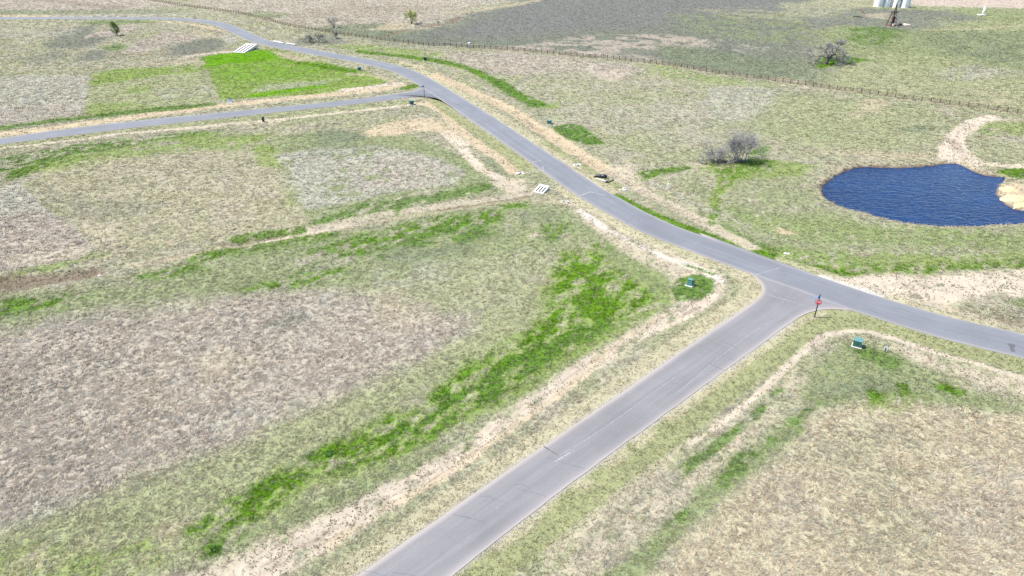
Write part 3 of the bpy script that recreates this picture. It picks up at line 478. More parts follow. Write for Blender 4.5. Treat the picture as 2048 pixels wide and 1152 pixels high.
def tube(bm, pts, rads, sides=6, cap=True):
    pts = [Vector(p) for p in pts]; rings = []
    for i, p in enumerate(pts):
        t = (pts[min(i + 1, len(pts) - 1)] - pts[max(i - 1, 0)]).normalized()
        u = t.orthogonal().normalized() if i == 0 else (u - t * u.dot(t)).normalized()
        v = t.cross(u); rings.append([bm.verts.new(p + (u * math.cos(a) + v * math.sin(a)) * rads[i]) for a in [2 * math.pi * k / sides for k in range(sides)]])
    for A_, B_ in zip(rings, rings[1:]):
        for k in range(sides): bm.faces.new((A_[k], A_[(k + 1) % sides], B_[(k + 1) % sides], B_[k]))
    if cap: bm.faces.new(rings[0][::-1]); bm.faces.new(rings[-1])
def rock(bm, loc, s, seed, sub=2):
    r = bmesh.ops.create_icosphere(bm, subdivisions=sub, radius=1.); rr = random.Random(seed)
    sc = (s * rr.uniform(.8, 1.25), s * rr.uniform(.7, 1.1), s * rr.uniform(.4, .6)); ph = [rr.uniform(0, 6) for _ in range(4)]
    for v in r['verts']:
        k = 1 + .13 * math.sin(3 * v.co.x + ph[0]) + .12 * math.sin(4 * v.co.y + ph[1]) + .08 * math.sin(6 * v.co.z + ph[2]) + rr.uniform(-.06, .06)
        v.co = Vector((v.co.x * sc[0] * k, v.co.y * sc[1] * k, v.co.z * sc[2] * k)) + Vector(loc)

# ------------------------------------------------------------------ ground sheet
def make_ground():
    ys = [42.]
    while ys[-1] < 478: ys.append(ys[-1] + .0039 * ys[-1] + .07)
    ys = np.array([-400, -150, -40, 0, 15, 25, 32, 37] + ys + [490, 515, 560, 640, 800, 1100, 1700, 3000, 6000], float)
    us = np.linspace(-1, 1, 860); us = np.r_[[-14, -6, -3, -1.9, -1.35, -1.1], us, [1.1, 1.35, 1.9, 3, 6, 14]]
    W = .69 * np.clip(ys, 0, 478) + 34 + np.clip(ys - 478, 0, None) * .7
    X = us[None, :] * W[:, None]; Y = np.repeat(ys[:, None], len(us), 1)
    x = X.ravel(); y = Y.ravel(); ny, nx = X.shape
    sd = road_sd(x, y); z = height(x, y, sd); col, bare, hh = cover(x, y)
    me = bpy.data.meshes.new('ground'); nv = nx * ny; nf = (nx - 1) * (ny - 1)
    me.vertices.add(nv); me.vertices.foreach_set('co', np.stack([x, y, z], -1).astype(np.float32).ravel())
    i = (np.arange(ny - 1)[:, None] * nx + np.arange(nx - 1)[None, :]).ravel()
    q = np.stack([i, i + 1, i + nx + 1, i + nx], -1).astype(np.int32)
    me.loops.add(nf * 4); me.loops.foreach_set('vertex_index', q.ravel()); me.polygons.add(nf)
    me.polygons.foreach_set('loop_start', np.arange(0, nf * 4, 4, dtype=np.int32)); me.polygons.foreach_set('use_smooth', np.ones(nf, bool)); me.update()
    a = me.color_attributes.new('cover', 'FLOAT_COLOR', 'POINT'); a.data.foreach_set('color', np.c_[col, np.ones(nv)].astype(np.float32).ravel())
    a = me.attributes.new('bare', 'FLOAT', 'POINT'); a.data.foreach_set('value', bare.astype(np.float32))
    tag(link('ground', me, 'field'), 'open pasture of dry and green grass with bare soil strips', 'ground', kind='structure')
make_ground()

# ------------------------------------------------------------------ roads
def ribbon(name, L, R, z, mat, label, skirt=.3):
    n_ = len(L); v = []; f = []
    v += [(p[0], p[1], z) for p in L] + [(p[0], p[1], z) for p in R]
    oL = offset_dir(L, R, .08); oR = offset_dir(R, L, .08)
    v += [(p[0], p[1], z - skirt) for p in oL] + [(p[0], p[1], z - skirt) for p in oR]
    for i in range(n_ - 1):
        f.append((i, i + 1, n_ + i + 1, n_ + i)); f.append((2 * n_ + i, 2 * n_ + i + 1, i + 1, i)); f.append((n_ + i, n_ + i + 1, 3 * n_ + i + 1, 3 * n_ + i))
    me = bpy.data.meshes.new(name); me.from_pydata(v, [], f); me.update()
    al = np.r_[0, np.cumsum(np.linalg.norm(np.diff((L + R) / 2, axis=0), axis=1))]
    uvl = me.uv_layers.new(name='UVMap'); vi = np.zeros(len(me.loops), np.int32); me.loops.foreach_get('vertex_index', vi)
    u = np.r_[np.zeros(n_), np.ones(n_), np.zeros(n_), np.ones(n_)]; uvl.data.foreach_set('uv', np.stack([u[vi], np.tile(al, 4)[vi]], -1).astype(np.float32).ravel())
    bmx = bmesh.new(); bmx.from_mesh(me); bmesh.ops.recalc_face_normals(bmx, faces=bmx.faces[:]); bmx.to_mesh(me); bmx.free()
    o = link(name, me, mat); return tag(o, label, 'road', kind='structure')
def offset_dir(A_, B_, w):
    d = A_ - B_; return A_ + w * d / np.linalg.norm(d, axis=1)[:, None]
road_main = ribbon('main_road', ml, mr, .05, 'asphalt', 'grey asphalt road curving through the pasture past both junctions')
road_fore = ribbon('side_road', fl, fr, .045, 'asphalt_fresh', 'grey asphalt side road meeting the main road at the stop sign')
road_far = ribbon('side_road', r2t, r2b, .045, 'asphalt', 'narrow grey asphalt side road at the sign without a visible face')
def decal(px, w, mat, z, parent, name='seal_line'): return decal_w(gpts(px), w, mat, z, parent, name)
def decal_w(Q, w, mat, z, parent, name):
    P = smooth_line(Q, 24, 2); t = np.gradient(P, axis=0); t /= np.linalg.norm(t, axis=1)[:, None]; nrm = np.stack([t[:, 1], -t[:, 0]], -1)
    k = (w / 2 * (1 + .5 * np.sin(np.arange(24) * 1.7) * .5))[:, None]; k[0] *= .4; k[-1] *= .4
    a, b_ = P + nrm * k, P - nrm * k; v = [(*p, z) for p in a] + [(*p, z) for p in b_]
    me = bpy.data.meshes.new(name); me.from_pydata(v, [], [(i, i + 1, 25 + i, 24 + i) for i in range(23)]); me.update(); return link(name, me, mat, parent)
decal([(1530, 588), (1560, 597), (1590, 606), (1618, 614)], .13, 'seal_line', .0545, road_main)
decal([(1062, 325), (1072, 323.5), (1083, 321)], .35, 'seal_line', .0545, road_main); decal([(1158, 392), (1170, 388), (1181, 384)], .4, 'seal_line', .0545, road_main)
decal([(1086, 332), (1085, 338), (1088, 344), (1093, 348)], .22, 'seal_line', .0545, road_main); decal([(1181, 384), (1195, 388), (1212, 391)], .3, 'seal_line', .0545, road_main)
decal([(1060, 308), (1070, 316), (1082, 321)], .14, 'seal_line', .0545, road_main); decal([(1500, 552), (1530, 545), (1562, 535)], .15, 'seal_line', .0545, road_main)
decal([(1087, 893), (1100, 901), (1117, 911)], .18, 'crack', .0495, road_fore, 'road_joint'); decal([(1117, 912), (1160, 888), (1230, 842), (1300, 790), (1370, 740)], .07, 'seal_line', .0495, road_fore, 'road_joint')
decal([(1110, 924), (1130, 912), (1150, 900)], .25, 'seal_line', .0495, road_fore, 'road_joint'); decal([(1420, 728), (1434, 735), (1448, 741)], .1, 'crack', .0495, road_fore, 'road_joint')
decal([(1548, 640), (1500, 668), (1450, 706), (1400, 748), (1350, 790)], .08, 'seal_line', .0495, road_fore, 'road_joint')
decal([(1785, 615), (1800, 618), (1830, 628)], .15, 'crack', .0545, road_main, 'road_joint')
decal([(2021, 690.5), (2023, 694), (2026, 704)], .55, 'tar_patch', .0545, road_main, 'tar_patch'); decal([(2016, 690), (2025, 691), (2030, 692)], .8, 'tar_patch', .0585, road_main, 'tar_patch')
decal([(856, 186.5), (859, 186), (862, 186.4)], 1.0, 'seal_line', .0545, road_main)

rc = random.Random(21)
for k in range(16):                                              # transverse and wandering cracks
    i = rc.randint(60, 200); a_, b_ = fl[i], fr[i]; u0, u1 = sorted((rc.uniform(0, .6), rc.uniform(.3, 1.)))
    P = [a_ + (b_ - a_) * (u0 + (u1 - u0) * q / 5) + np.array([rc.gauss(0, .12), rc.gauss(0, .12)]) for q in range(6)]
    decal_w(np.array(P), .045, 'crack', .0495, road_fore, 'road_joint')
for k in range(22):
    i = rc.randint(250, 640); a_, b_ = ml[i], mr[i]; u0, u1 = sorted((rc.uniform(0, .6), rc.uniform(.3, 1.)))
    P = [a_ + (b_ - a_) * (u0 + (u1 - u0) * q / 5) + np.array([rc.gauss(0, .15), rc.gauss(0, .15)]) for q in range(6)]
    decal_w(np.array(P), .06, rc.choice(('crack', 'seal_line')), .0545, road_main, 'road_joint')
def gravel(edge, name, label, side):
    """loose pale gravel along a road edge: small stones, one mass"""
    t = np.gradient(edge, axis=0); t /= np.linalg.norm(t, axis=1)[:, None]; nr = np.stack([t[:, 1], -t[:, 0]], -1) * side
    L = np.r_[0, np.cumsum(np.linalg.norm(np.diff(edge, axis=0), axis=1))]; n_ = 3800
    s = rng.uniform(0, L[-1], n_); off = np.abs(rng.normal(0, .28, n_)) + .06
    ex = np.stack([np.interp(s, L, edge[:, k]) for k in (0, 1)], -1); nn = np.stack([np.interp(s, L, nr[:, k]) for k in (0, 1)], -1); c = ex + nn * off[:, None]
    sz = rng.uniform(.03, .09, n_); base = np.array([(1, 0, 0), (-.5, .87, 0), (-.5, -.87, 0), (0, 0, .8)])
    ang = rng.uniform(0, 6.28, n_); ca, sa = np.cos(ang), np.sin(ang)
    bx = base[None, :, 0] * ca[:, None] - base[None, :, 1] * sa[:, None]; by = base[None, :, 0] * sa[:, None] + base[None, :, 1] * ca[:, None]
    v = np.stack([c[:, 0, None] + bx * sz[:, None], c[:, 1, None] + by * sz[:, None], base[None, :, 2] * sz[:, None] + np.zeros((n_, 4)) - .015], -1).reshape(-1, 3)
    f = (np.array([(0, 1, 3), (1, 2, 3), (2, 0, 3)])[None] + 4 * np.arange(n_)[:, None, None]).reshape(-1, 3)
    me = bpy.data.meshes.new(name); me.from_pydata(v.tolist(), [], f.tolist()); me.update()
    tag(link(name, me, 'gravel_shoulder'), label, 'gravel', kind='stuff')
gravel(fl[50:], 'gravel', 'pale loose gravel along the upper edge of the foreground side road', 1 if True else -1)
gravel(fr[50:], 'gravel', 'pale loose gravel along the lower edge of the foreground side road', -1)

# ------------------------------------------------------------------ pond
def make_pond():
    c = pond.mean(0); P = c + (pond - c) * 1.10
    bm = bmesh.new(); bm.faces.new([bm.verts.new((p[0], p[1], -.50)) for p in P]); bmesh.ops.triangulate(bm, faces=bm.faces[:])
    for f in bm.faces:
        if f.normal.z < 0: f.normal_flip()
    tag(bm_obj('pond', bm, 'pond_water'), 'dark blue pond with fine wind ripples beside the dirt path', 'pond', kind='structure')
make_pond()

# ------------------------------------------------------------------ grass blades (stuff)
def make_grass(N=340000, NB=5):
    # candidate points, denser where the ground is near
    y = 42 * np.exp(rng.uniform(0, 1, int(N * 2.0)) ** .92 * math.log(470 / 42)); W = .66 * y + 26
    x = rng.uniform(-1, 1, y.size) * W
    sd = road_sd(x, y); pd = seg_dist(x, y, pond[::3], True)
    col, bare, hh = cover(x, y)
    clump = fbm(x, y, .55, 131, 2)
    regrow = fbm(x, y, 2.6, 171, 4); soilk = sstep(.4, .6, bare)
    keep = (sd > .12) & (rng.uniform(0, 1, y.size) < 1 - soilk + soilk * (.12 + 1.2 * sstep(.36, .62, regrow))) & (pd > .25) & (rng.uniform(0, 1, y.size) < np.clip(1.02 - bare * .55, .06, 1) * np.clip(.7 + (clump - .5) * 2.2, .2, 1))
    idx = np.nonzero(keep)[0][:N]; x, y, col, bare, hh, sd = x[idx], y[idx], col[idx], bare[idx], hh[idx], sd[idx]; n_ = x.size
    z = height(x, y, sd); dist = np.sqrt(x * x + y * y + CAM_H ** 2)
    s = np.clip(dist / 105., .75, 3.6) ** .85
    near_road = sstep(.1, 1.2, sd); h = hh * s * rng.uniform(.7, 1.4, n_) * (.5 + .5 * near_road)
    weed = (rng.uniform(0, 1, n_) < np.clip((bare - .33) * 1.9, 0, .95))[:, None]        # on bare soil: small grey-green weeds
    g = np.where(rng.uniform(0, 1, n_)[:, None] < .6, lin((126, 124, 98)) * GAIN, lin((146, 150, 96)) * GAIN)
    green = (col[:, 1] > col[:, 0] * 1.25)
    straw = CLS['W'][0] * .5 + CLS['Y'][0] * .5
    u = rng.uniform(0, 1, n_)
    mixk = np.where(green, np.where(u < .22, .75, .0), np.where(u < .4, .38, .05))[:, None]
    col = col * (1 - mixk) + straw * mixk
    val = np.where(green, rng.normal(1.02, .16, n_), rng.normal(1.27, .33, n_)); val = (np.clip(val, .65, 1.9) * (.9 + .2 * fbm(x, y, .8, 191, 3)))[:, None]
    base = np.where(weed, g, col * val)
    hue = rng.normal(0, .06, (n_, 1)); base = base * np.c_[1 + hue, np.ones((n_, 1)), 1 - hue * .8]
    B = n_ * NB; rep = np.repeat(np.arange(n_), NB)
    comb = fbm(x, y, 6., 151, 3) * 9.0                                          # strands lie combed by the wind
    a = comb[rep] + rng.normal(0, .75, B) + np.where(rng.uniform(0, 1, B) < .3, math.pi, 0)
    wd = weed[:, 0][rep]
    lean = np.where(wd, rng.uniform(.2, 1.2, B), rng.uniform(.75, 1.5, B)); ln = (h[rep] * rng.uniform(.7, 1.65, B) + .05) * np.where(wd, .6, 1.); r0 = np.where(wd, .08, .24) * s[rep] * rng.uniform(0, 1, B)
    a = np.where(wd, rng.uniform(0, 2 * math.pi, B), a); a0 = rng.uniform(0, 2 * math.pi, B)
    bx = x[rep] + r0 * np.cos(a0); by = y[rep] + r0 * np.sin(a0); bz = z[rep] - .01
    w = (.021 + .022 * rng.uniform(0, 1, B)) * s[rep]; ca, sa = np.cos(a), np.sin(a)
    p0 = np.stack([bx - sa * w, by + ca * w, bz + rng.uniform(0, .05, B)], -1); p1 = np.stack([bx + sa * w, by - ca * w, bz + rng.uniform(0, .05, B)], -1)
    p2 = np.stack([bx + ca * ln * np.sin(lean), by + sa * ln * np.sin(lean), bz + ln * np.cos(lean) * .8 + .05], -1)
    V = np.stack([p0, p1, p2], 1).reshape(-1, 3).astype(np.float32)
    me = bpy.data.meshes.new('grass'); me.vertices.add(3 * B); me.vertices.foreach_set('co', V.ravel())
    me.loops.add(3 * B); me.loops.foreach_set('vertex_index', np.arange(3 * B, dtype=np.int32)); me.polygons.add(B); me.polygons.foreach_set('loop_start', np.arange(0, 3 * B, 3, dtype=np.int32)); me.update()
    t = base[rep] * rng.uniform(.82, 1.2, B)[:, None]; t = np.repeat(np.clip(t, 0, .7), 3, 0)
    at_ = me.color_attributes.new('tint', 'FLOAT_COLOR', 'POINT'); at_.data.foreach_set('color', np.c_[t, np.ones(len(t))].astype(np.float32).ravel())
    tag(link('grass', me, 'grass_blade'), 'matted dry and green grass tufts covering the pasture', 'grass', kind='stuff')
make_grass()

# ------------------------------------------------------------------ post and rail fence
def make_fence():
    F = smooth_line(gpts(FENCE), 600, 2); L = np.r_[0, np.cumsum(np.linalg.norm(np.diff(F, axis=0), axis=1))]
    n_ = int(L[-1] / 2.55); st = np.linspace(0, L[-1], n_ + 1); P = np.stack([np.interp(st, L, F[:, 0]), np.interp(st, L, F[:, 1])], -1)
    Z = height(P[:, 0], P[:, 1], np.full(len(P), 50.), False)
    root = thing('wooden_fence', 'long weathered three rail wooden fence between the two pastures', 'fence', (P[0, 0], P[0, 1], 0)); off = Vector((P[0, 0], P[0, 1], 0))
    bm = bmesh.new(); box(bm, -.11, .11, -.11, .11, -.4, 1.46); bm.faces.ensure_lookup_table(); me = bpy.data.meshes.new('post'); bm.to_mesh(me); bm.free(); me.materials.append(MATS['wood_weathered'])
    for i in range(n_ + 1):
        t = P[min(i + 1, n_)] - P[max(i - 1, 0)]; o = link('post', me, None, root, Vector((P[i, 0], P[i, 1], Z[i])) - off, (random.gauss(0, .012), random.gauss(0, .012), math.atan2(t[1], t[0])))
        o.scale = (1, 1, random.uniform(.97, 1.04))
    # boards nailed across two bays
    bm = bmesh.new(); box(bm, 0, 1, -.03, .03, -.07, .07); me = bpy.data.meshes.new('rail'); bm.to_mesh(me); bm.free(); me.materials.append(MATS['wood_rail'])
    k = 0
    for i in range(0, n_, 2):
        j = min(i + 2, n_)
        for hz in (.38, .80, 1.22):
            a = Vector((*P[i], Z[i] + hz)); b_ = Vector((*P[j], Z[j] + hz)); d = b_ - a; nrm = Vector((d.y, -d.x, 0)).normalized() * .1
            o = link('rail', me, None, root, a + nrm - off); o.rotation_euler = d.to_track_quat('X', 'Z').to_euler(); o.scale = (d.length + .03, 1, 1); k += 1
    #print('FENCE', P[0], P[-1], Z[0], n_, k, L[-1] / n_)
make_fence()

# ------------------------------------------------------------------ trees
def grow(bm, bt, p, d, length, r, depth, rr, droop=.0, spread=.7, kids=(2, 3), twig_n=5, gnarl=.28, twig_len=1.0, tw_r=.03, wide=1.):
    pts = [p.copy()]; rad = [r]; n_ = 4
    for i in range(n_):
        d = (d + Vector((rr.gauss(0, gnarl), rr.gauss(0, gnarl), rr.gauss(0, gnarl) - droop))).normalized(); p = p + d * length / n_; pts.append(p.copy()); rad.append(r * (1 - .42 * (i + 1) / n_))
    tube(bm, pts, rad, 6 if depth > 1 else 5, True)
    if depth == 0:
        for i in range(twig_n):
            q = pts[rr.randint(1, n_)]; e = (d + Vector((rr.gauss(0, .8), rr.gauss(0, .8), rr.gauss(.1, .6)))).normalized(); ll = twig_len * rr.uniform(.5, 1.2); m_ = q + e * ll * .5 + Vector((rr.gauss(0, .12), rr.gauss(0, .12), rr.gauss(0, .12))) * ll
            e2 = (e + Vector((rr.gauss(0, .5), rr.gauss(0, .5), rr.gauss(0, .4)))).normalized()
            tube(bt, [q, m_, m_ + e2 * ll * .5], [tw_r, tw_r * .8, tw_r * .4], 3, False)
            for _ in range(2):
                e3 = (e + Vector((rr.gauss(0, .8), rr.gauss(0, .8), rr.gauss(0, .7)))).normalized(); tube(bt, [m_, m_ + e3 * ll * .45], [tw_r * .7, tw_r * .35], 3, False)
        return
    for i in range(rr.randint(*kids)):
        ax = d.orthogonal().normalized(); ax.rotate(Matrix.Rotation(rr.uniform(0, 6.28), 3, d)); nd = (d + ax * spread * rr.uniform(.7, 1.35)); nd.x *= wide; nd.y *= wide; nd.normalize()
        grow(bm, bt, pts[rr.choice((n_ - 1, n_, n_))], nd, length * rr.uniform(.66, .86), rad[-1] * rr.uniform(.7, .92), depth - 1, rr, droop, spread, kids, twig_n, gnarl, twig_len, tw_r, wide)

def bare_tree():
    c = at(1653, 128); root = thing('bare_tree', 'wide leafless gnarled tree with dark trunk standing in lush grass', 'tree', c)
    rr = random.Random(12); bm, bt = bmesh.new(), bmesh.new()
    tube(bm, [(0, 0, -.4), (.05, 0, .6), (0, .05, 1.5), (.05, 0, 2.3)], [.75, .56, .5, .55], 10)
    for d, ln, r in (((-.85, .2, .75), 3.3, .34), ((.25, .1, .95), 3.2, .32), ((.95, -.3, .42), 3.9, .36), ((.55, .75, .5), 3.8, .32), ((-.5, -.7, .6), 3.0, .28), ((.9, .35, .6), 3.8, .3)):
        grow(bm, bt, Vector((0, 0, 2.0)), Vector(d).normalized(), ln, r, 3, rr, .0, .75, (2, 3), 10, .26, 1.7, .05, 1.12)
    bm_obj('trunk', bm, 'bark', root, smooth=True); bm_obj('crown', bt, 'twig', root)
bare_tree()
def thicket():
    c = at(1462, 323); root = thing('bare_thicket', 'leafless grey thicket of leaning and fallen stems beyond the main road', 'bush', c); rr = random.Random(5); bm, bt = bmesh.new(), bmesh.new()
    for i in range(13):                                         # upright stems on the right
        x = rr.uniform(.6, 4.0); d = Vector((rr.gauss(.05, .28), rr.gauss(0, .25), 1)).normalized()
        grow(bm, bt, Vector((x, rr.uniform(-1, 1), -.1)), d, rr.uniform(2.2, 3.1), rr.uniform(.07, .12), 2, rr, -.05, .38, (2, 3), 8, .14, 1.9, .03)
    for i in range(7):                                          # smaller clump at the left end
        d = Vector((rr.gauss(-.25, .3), rr.gauss(0, .3), .9)).normalized()
        grow(bm, bt, Vector((rr.uniform(-5.6, -3.2), rr.uniform(-.8, .8), -.1)), d, rr.uniform(1.2, 1.8), rr.uniform(.05, .09), 2, rr, -.03, .6, (2, 3), 7, .18, 1.5, .026)
    for i in range(10):                                         # low limbs sprawling to the left
        x = rr.uniform(-4.5, 3.0); d = Vector((-1, rr.gauss(0, .35), rr.uniform(.12, .6))).normalized()
        grow(bm, bt, Vector((x, rr.uniform(-1.1, .9), .1)), d, rr.uniform(1.5, 2.4), rr.uniform(.1, .17), 2, rr, -.05, .6, (2, 2), 8, .24, 1.3, .028)
    bm_obj('trunk', bm, 'bark_pale', root, smooth=True); bm_obj('crown', bt, 'twig', root)
    for i, (a, b_, r) in enumerate((((-5.2, -.9, .25), (-1.2, -1.1, .2), .17), ((-3.6, -1.2, .15), (2.2, -1.1, .3), .2), ((-1.4, -1.0, .45), (3.2, -1.3, .18), .15), ((-5.6, -.6, .7), (-3.2, -1.0, .15), .13))):
        bm = bmesh.new(); a, b_ = Vector(a), Vector(b_); tube(bm, [a, a.lerp(b_, .35) + Vector((0, .1, .12)), a.lerp(b_, .7), b_], [r * .7, r, r, r * 1.1], 6); bm_obj('fallen_limb', bm, 'bark', root)
thicket()
def far_bush(px, py, label, h, leafm, leaf_n, seed, name='bare_bush', cat='bush', spread=.5):
    c = at(px, py); root = thing(name, label, cat, c); rr = random.Random(seed); bm, bt = bmesh.new(), bmesh.new()
    for i in range(5):
        d = Vector((rr.gauss(0, .35), rr.gauss(0, .35), 1)).normalized(); grow(bm, bt, Vector((rr.gauss(0, .2), rr.gauss(0, .2), -.1)), d, h * .36, h * .022, 2, rr, 0, spread, (2, 3), leaf_n, .16, h * .2, .035)
    bm_obj('trunk', bm, 'twig_dark', root); bm_obj('crown', bt, leafm, root)
far_bush(669, 57, 'small leafless bush with a white rock at its foot beyond the fence', 6.0, 'twig', 6, 3)
far_bush(822, 47, 'yellow green budding willow beside the dark creek line', 7.4, 'willow_leaf', 20, 4, 'willow_tree', 'tree')
far_bush(636, 85, 'tangled dark leafless brush between the road and the fence', 5.2, 'twig_dark', 8, 8, spread=.9); far_bush(618, 84, 'low purple grey brush left of the tangled roadside brush', 4.0, 'twig_dark', 8, 9, spread=1.1)
far_bush(673, 77, 'short dark bare bush touching the fence line', 3.6, 'twig_dark', 6, 10)
def evergreen():
    c = at(235, 71); root = thing('evergreen_tree', 'lone green cedar with slanting trunk in the upper pasture', 'tree', c); rr = random.Random(2); bm = bmesh.new()
    tube(bm, [(0, 0, -.3), (-.15, 0, 1.5), (-.5, 0, 3.5), (-.9, 0, 6.0)], [.24, .2, .13, .04], 7)
    for i in range(22):
        z = rr.uniform(1.3, 5.4); a = rr.uniform(0, 6.28); r = (2.1 * (1 - ((z - 2.6) / 3.6) ** 2)) ; q = Vector((-.15 * z, 0, z)); tube(bm, [q, q + Vector((math.cos(a) * r * .8, math.sin(a) * r * .8, .2))], [.05, .02], 4)
    bm_obj('trunk', bm, 'bark', root)
    v = []; f = []
    for i in range(120):                                         # leaf sprays in clumps
        z = rr.uniform(1.3, 6.0); rm = 2.15 * max(.12, 1 - abs((z - 2.9) / 3.3) ** 1.7); a = rr.uniform(0, 6.28); r = rm * math.sqrt(rr.uniform(.1, 1)); cx = Vector((-.15 * z + math.cos(a) * r, math.sin(a) * r, z))
        for k in range(22):
            q = cx + Vector((rr.gauss(0, .26), rr.gauss(0, .26), rr.gauss(0, .2))); e = Vector((rr.gauss(0, 1), rr.gauss(0, 1), rr.gauss(.2, .7))).normalized() * .26; w_ = e.orthogonal().normalized() * .09
            b0 = len(v); v += [q - w_, q + w_, q + e]; f.append((b0, b0 + 1, b0 + 2))
    me = bpy.data.meshes.new('crown'); me.from_pydata([tuple(p) for p in v], [], f); me.update(); link('crown', me, 'pine_leaf', root)
evergreen()
def shrub(px, py, s, label):
    c = at(px, py); root = thing('shrub', label, 'shrub', c); rr = random.Random(px); v = []; f = []
    for k in range(700):
        a = rr.uniform(0, 6.28); r = math.sqrt(rr.random()) * s * (1 + .3 * math.sin(3 * a)); q = Vector((math.cos(a) * r, math.sin(a) * r, rr.random() * s * .55 * (1.1 - r / s / 1.3))); e = Vector((rr.gauss(0, 1), rr.gauss(0, 1), rr.gauss(.6, .5))).normalized() * .16; w_ = e.orthogonal().normalized() * .05
        b0 = len(v); v += [q - w_, q + w_, q + e]; f.append((b0, b0 + 1, b0 + 2))
    me = bpy.data.meshes.new('foliage'); me.from_pydata([tuple(p) for p in v], [], f); me.update(); link('foliage', me, 'shrub_leaf', root)
    bm = bmesh.new()
    for k in range(6): a = rr.uniform(0, 6.28); tube(bm, [(0, 0, -.05), (math.cos(a) * s * .5, math.sin(a) * s * .5, s * .35)], [.03, .012], 4)
    bm_obj('stem', bm, 'bark', root)
shrub(430, 1099, .5, 'small dark green shrub at the pale soil edge below the lush strip'); shrub(658, 908, .55, 'round green clump inside the lush strip')

# ------------------------------------------------------------------ street signs
def octagon(bm, r, t, M):
    vs = [Vector((r * math.cos(math.pi / 8 + k * math.pi / 4), s_ * t / 2, r * math.sin(math.pi / 8 + k * math.pi / 4))) for s_ in (-1, 1) for k in range(8)]
    V = [bm.verts.new(M @ v) for v in vs]; bm.faces.new(V[:8]); bm.faces.new(V[8:][::-1])
    for k in range(8): bm.faces.new((V[k], V[8 + k], V[8 + (k + 1) % 8], V[(k + 1) % 8]))
    bmesh.ops.recalc_face_normals(bm, faces=bm.faces[:])
def text_mesh(txt, size):
    cu = bpy.data.curves.new('text', 'FONT'); cu.body = txt; cu.size = size; cu.align_x = 'CENTER'; cu.align_y = 'CENTER'; cu.extrude = .003
    o = bpy.data.objects.new('text', cu); COL.objects.link(o); dg = bpy.context.evaluated_depsgraph_get(); me = bpy.data.meshes.new_from_object(o.evaluated_get(dg)); bpy.data.objects.remove(o); return me
def street_sign(px, py, label, face_rz, blade_rz, blade_panel):
    root = thing('street_sign', label, 'sign', at(px, py)); H = 3.95
    bm = bmesh.new(); tube(bm, [(0, 0, -.3), (0, 0, H)], [.095, .085], 8); box(bm, -.14, .14, -.14, .14, -.1, .05); bm_obj('post', bm, 'post_black', root)
    bm = bmesh.new(); tube(bm, [(0, 0, 0), (0, 0, .32)], [.11, .075], 8); tube(bm, [(0, 0, .3), (0, 0, .36)], [.09, .06], 8); bm_obj('post_base', bm, 'post_black', root)
    bm = bmesh.new(); bmesh.ops.create_uvsphere(bm, u_segments=8, v_segments=6, radius=.09); bm_obj('finial', bm, 'post_black', root, (0, 0, H + .06))
    fr_ = bpy.data.objects.new('stop_plate', None)
    bm = bmesh.new(); octagon(bm, .44, .012, Matrix.Translation((0, -.075, 0))); pl = bm_obj('stop_plate', bm, 'sign_white', root, (0, 0, 2.75), (0, 0, face_rz)); bpy.data.objects.remove(fr_)
    bm = bmesh.new(); octagon(bm, .405, .012, Matrix.Translation((0, -.085, 0))); bm_obj('red_face', bm, 'stop_red', pl)
    tm = text_mesh('STOP', .40); t = link('lettering', tm, 'sign_white', pl, (0, -.096, 0), (math.radians(90), 0, 0)); t.scale = (.72, 1, 1)
    bm = bmesh.new(); octagon(bm, .5, .02, Matrix.Translation((0, -.058, 0))); bm_obj('back_frame', bm, 'post_black', pl)
    bm = bmesh.new(); box(bm, -1.12, -.05, -.015, .015, -.14, .14); bl = bm_obj('name_blade', bm, 'sign_blue', root, (0, 0, 3.55), (0, 0, blade_rz))
    if blade_panel:
        bm = bmesh.new(); box(bm, -1.06, -.25, -.024, .024, -.095, .095); bm_obj('blade_panel', bm, 'sign_white', bl)
    else:
        bm = bmesh.new(); box(bm, -1.14, -.03, -.012, .012, -.17, -.145); bm_obj('blade_bracket', bm, 'post_black', bl)
street_sign(1629, 634, 'red stop sign with blue and white name blade on black post at the main junction', math.radians(-22), math.radians(-12), True)
street_sign(849, 195.5, 'black post with dark name blade seen edge on at the distant side road', math.radians(-80), math.radians(8), False)

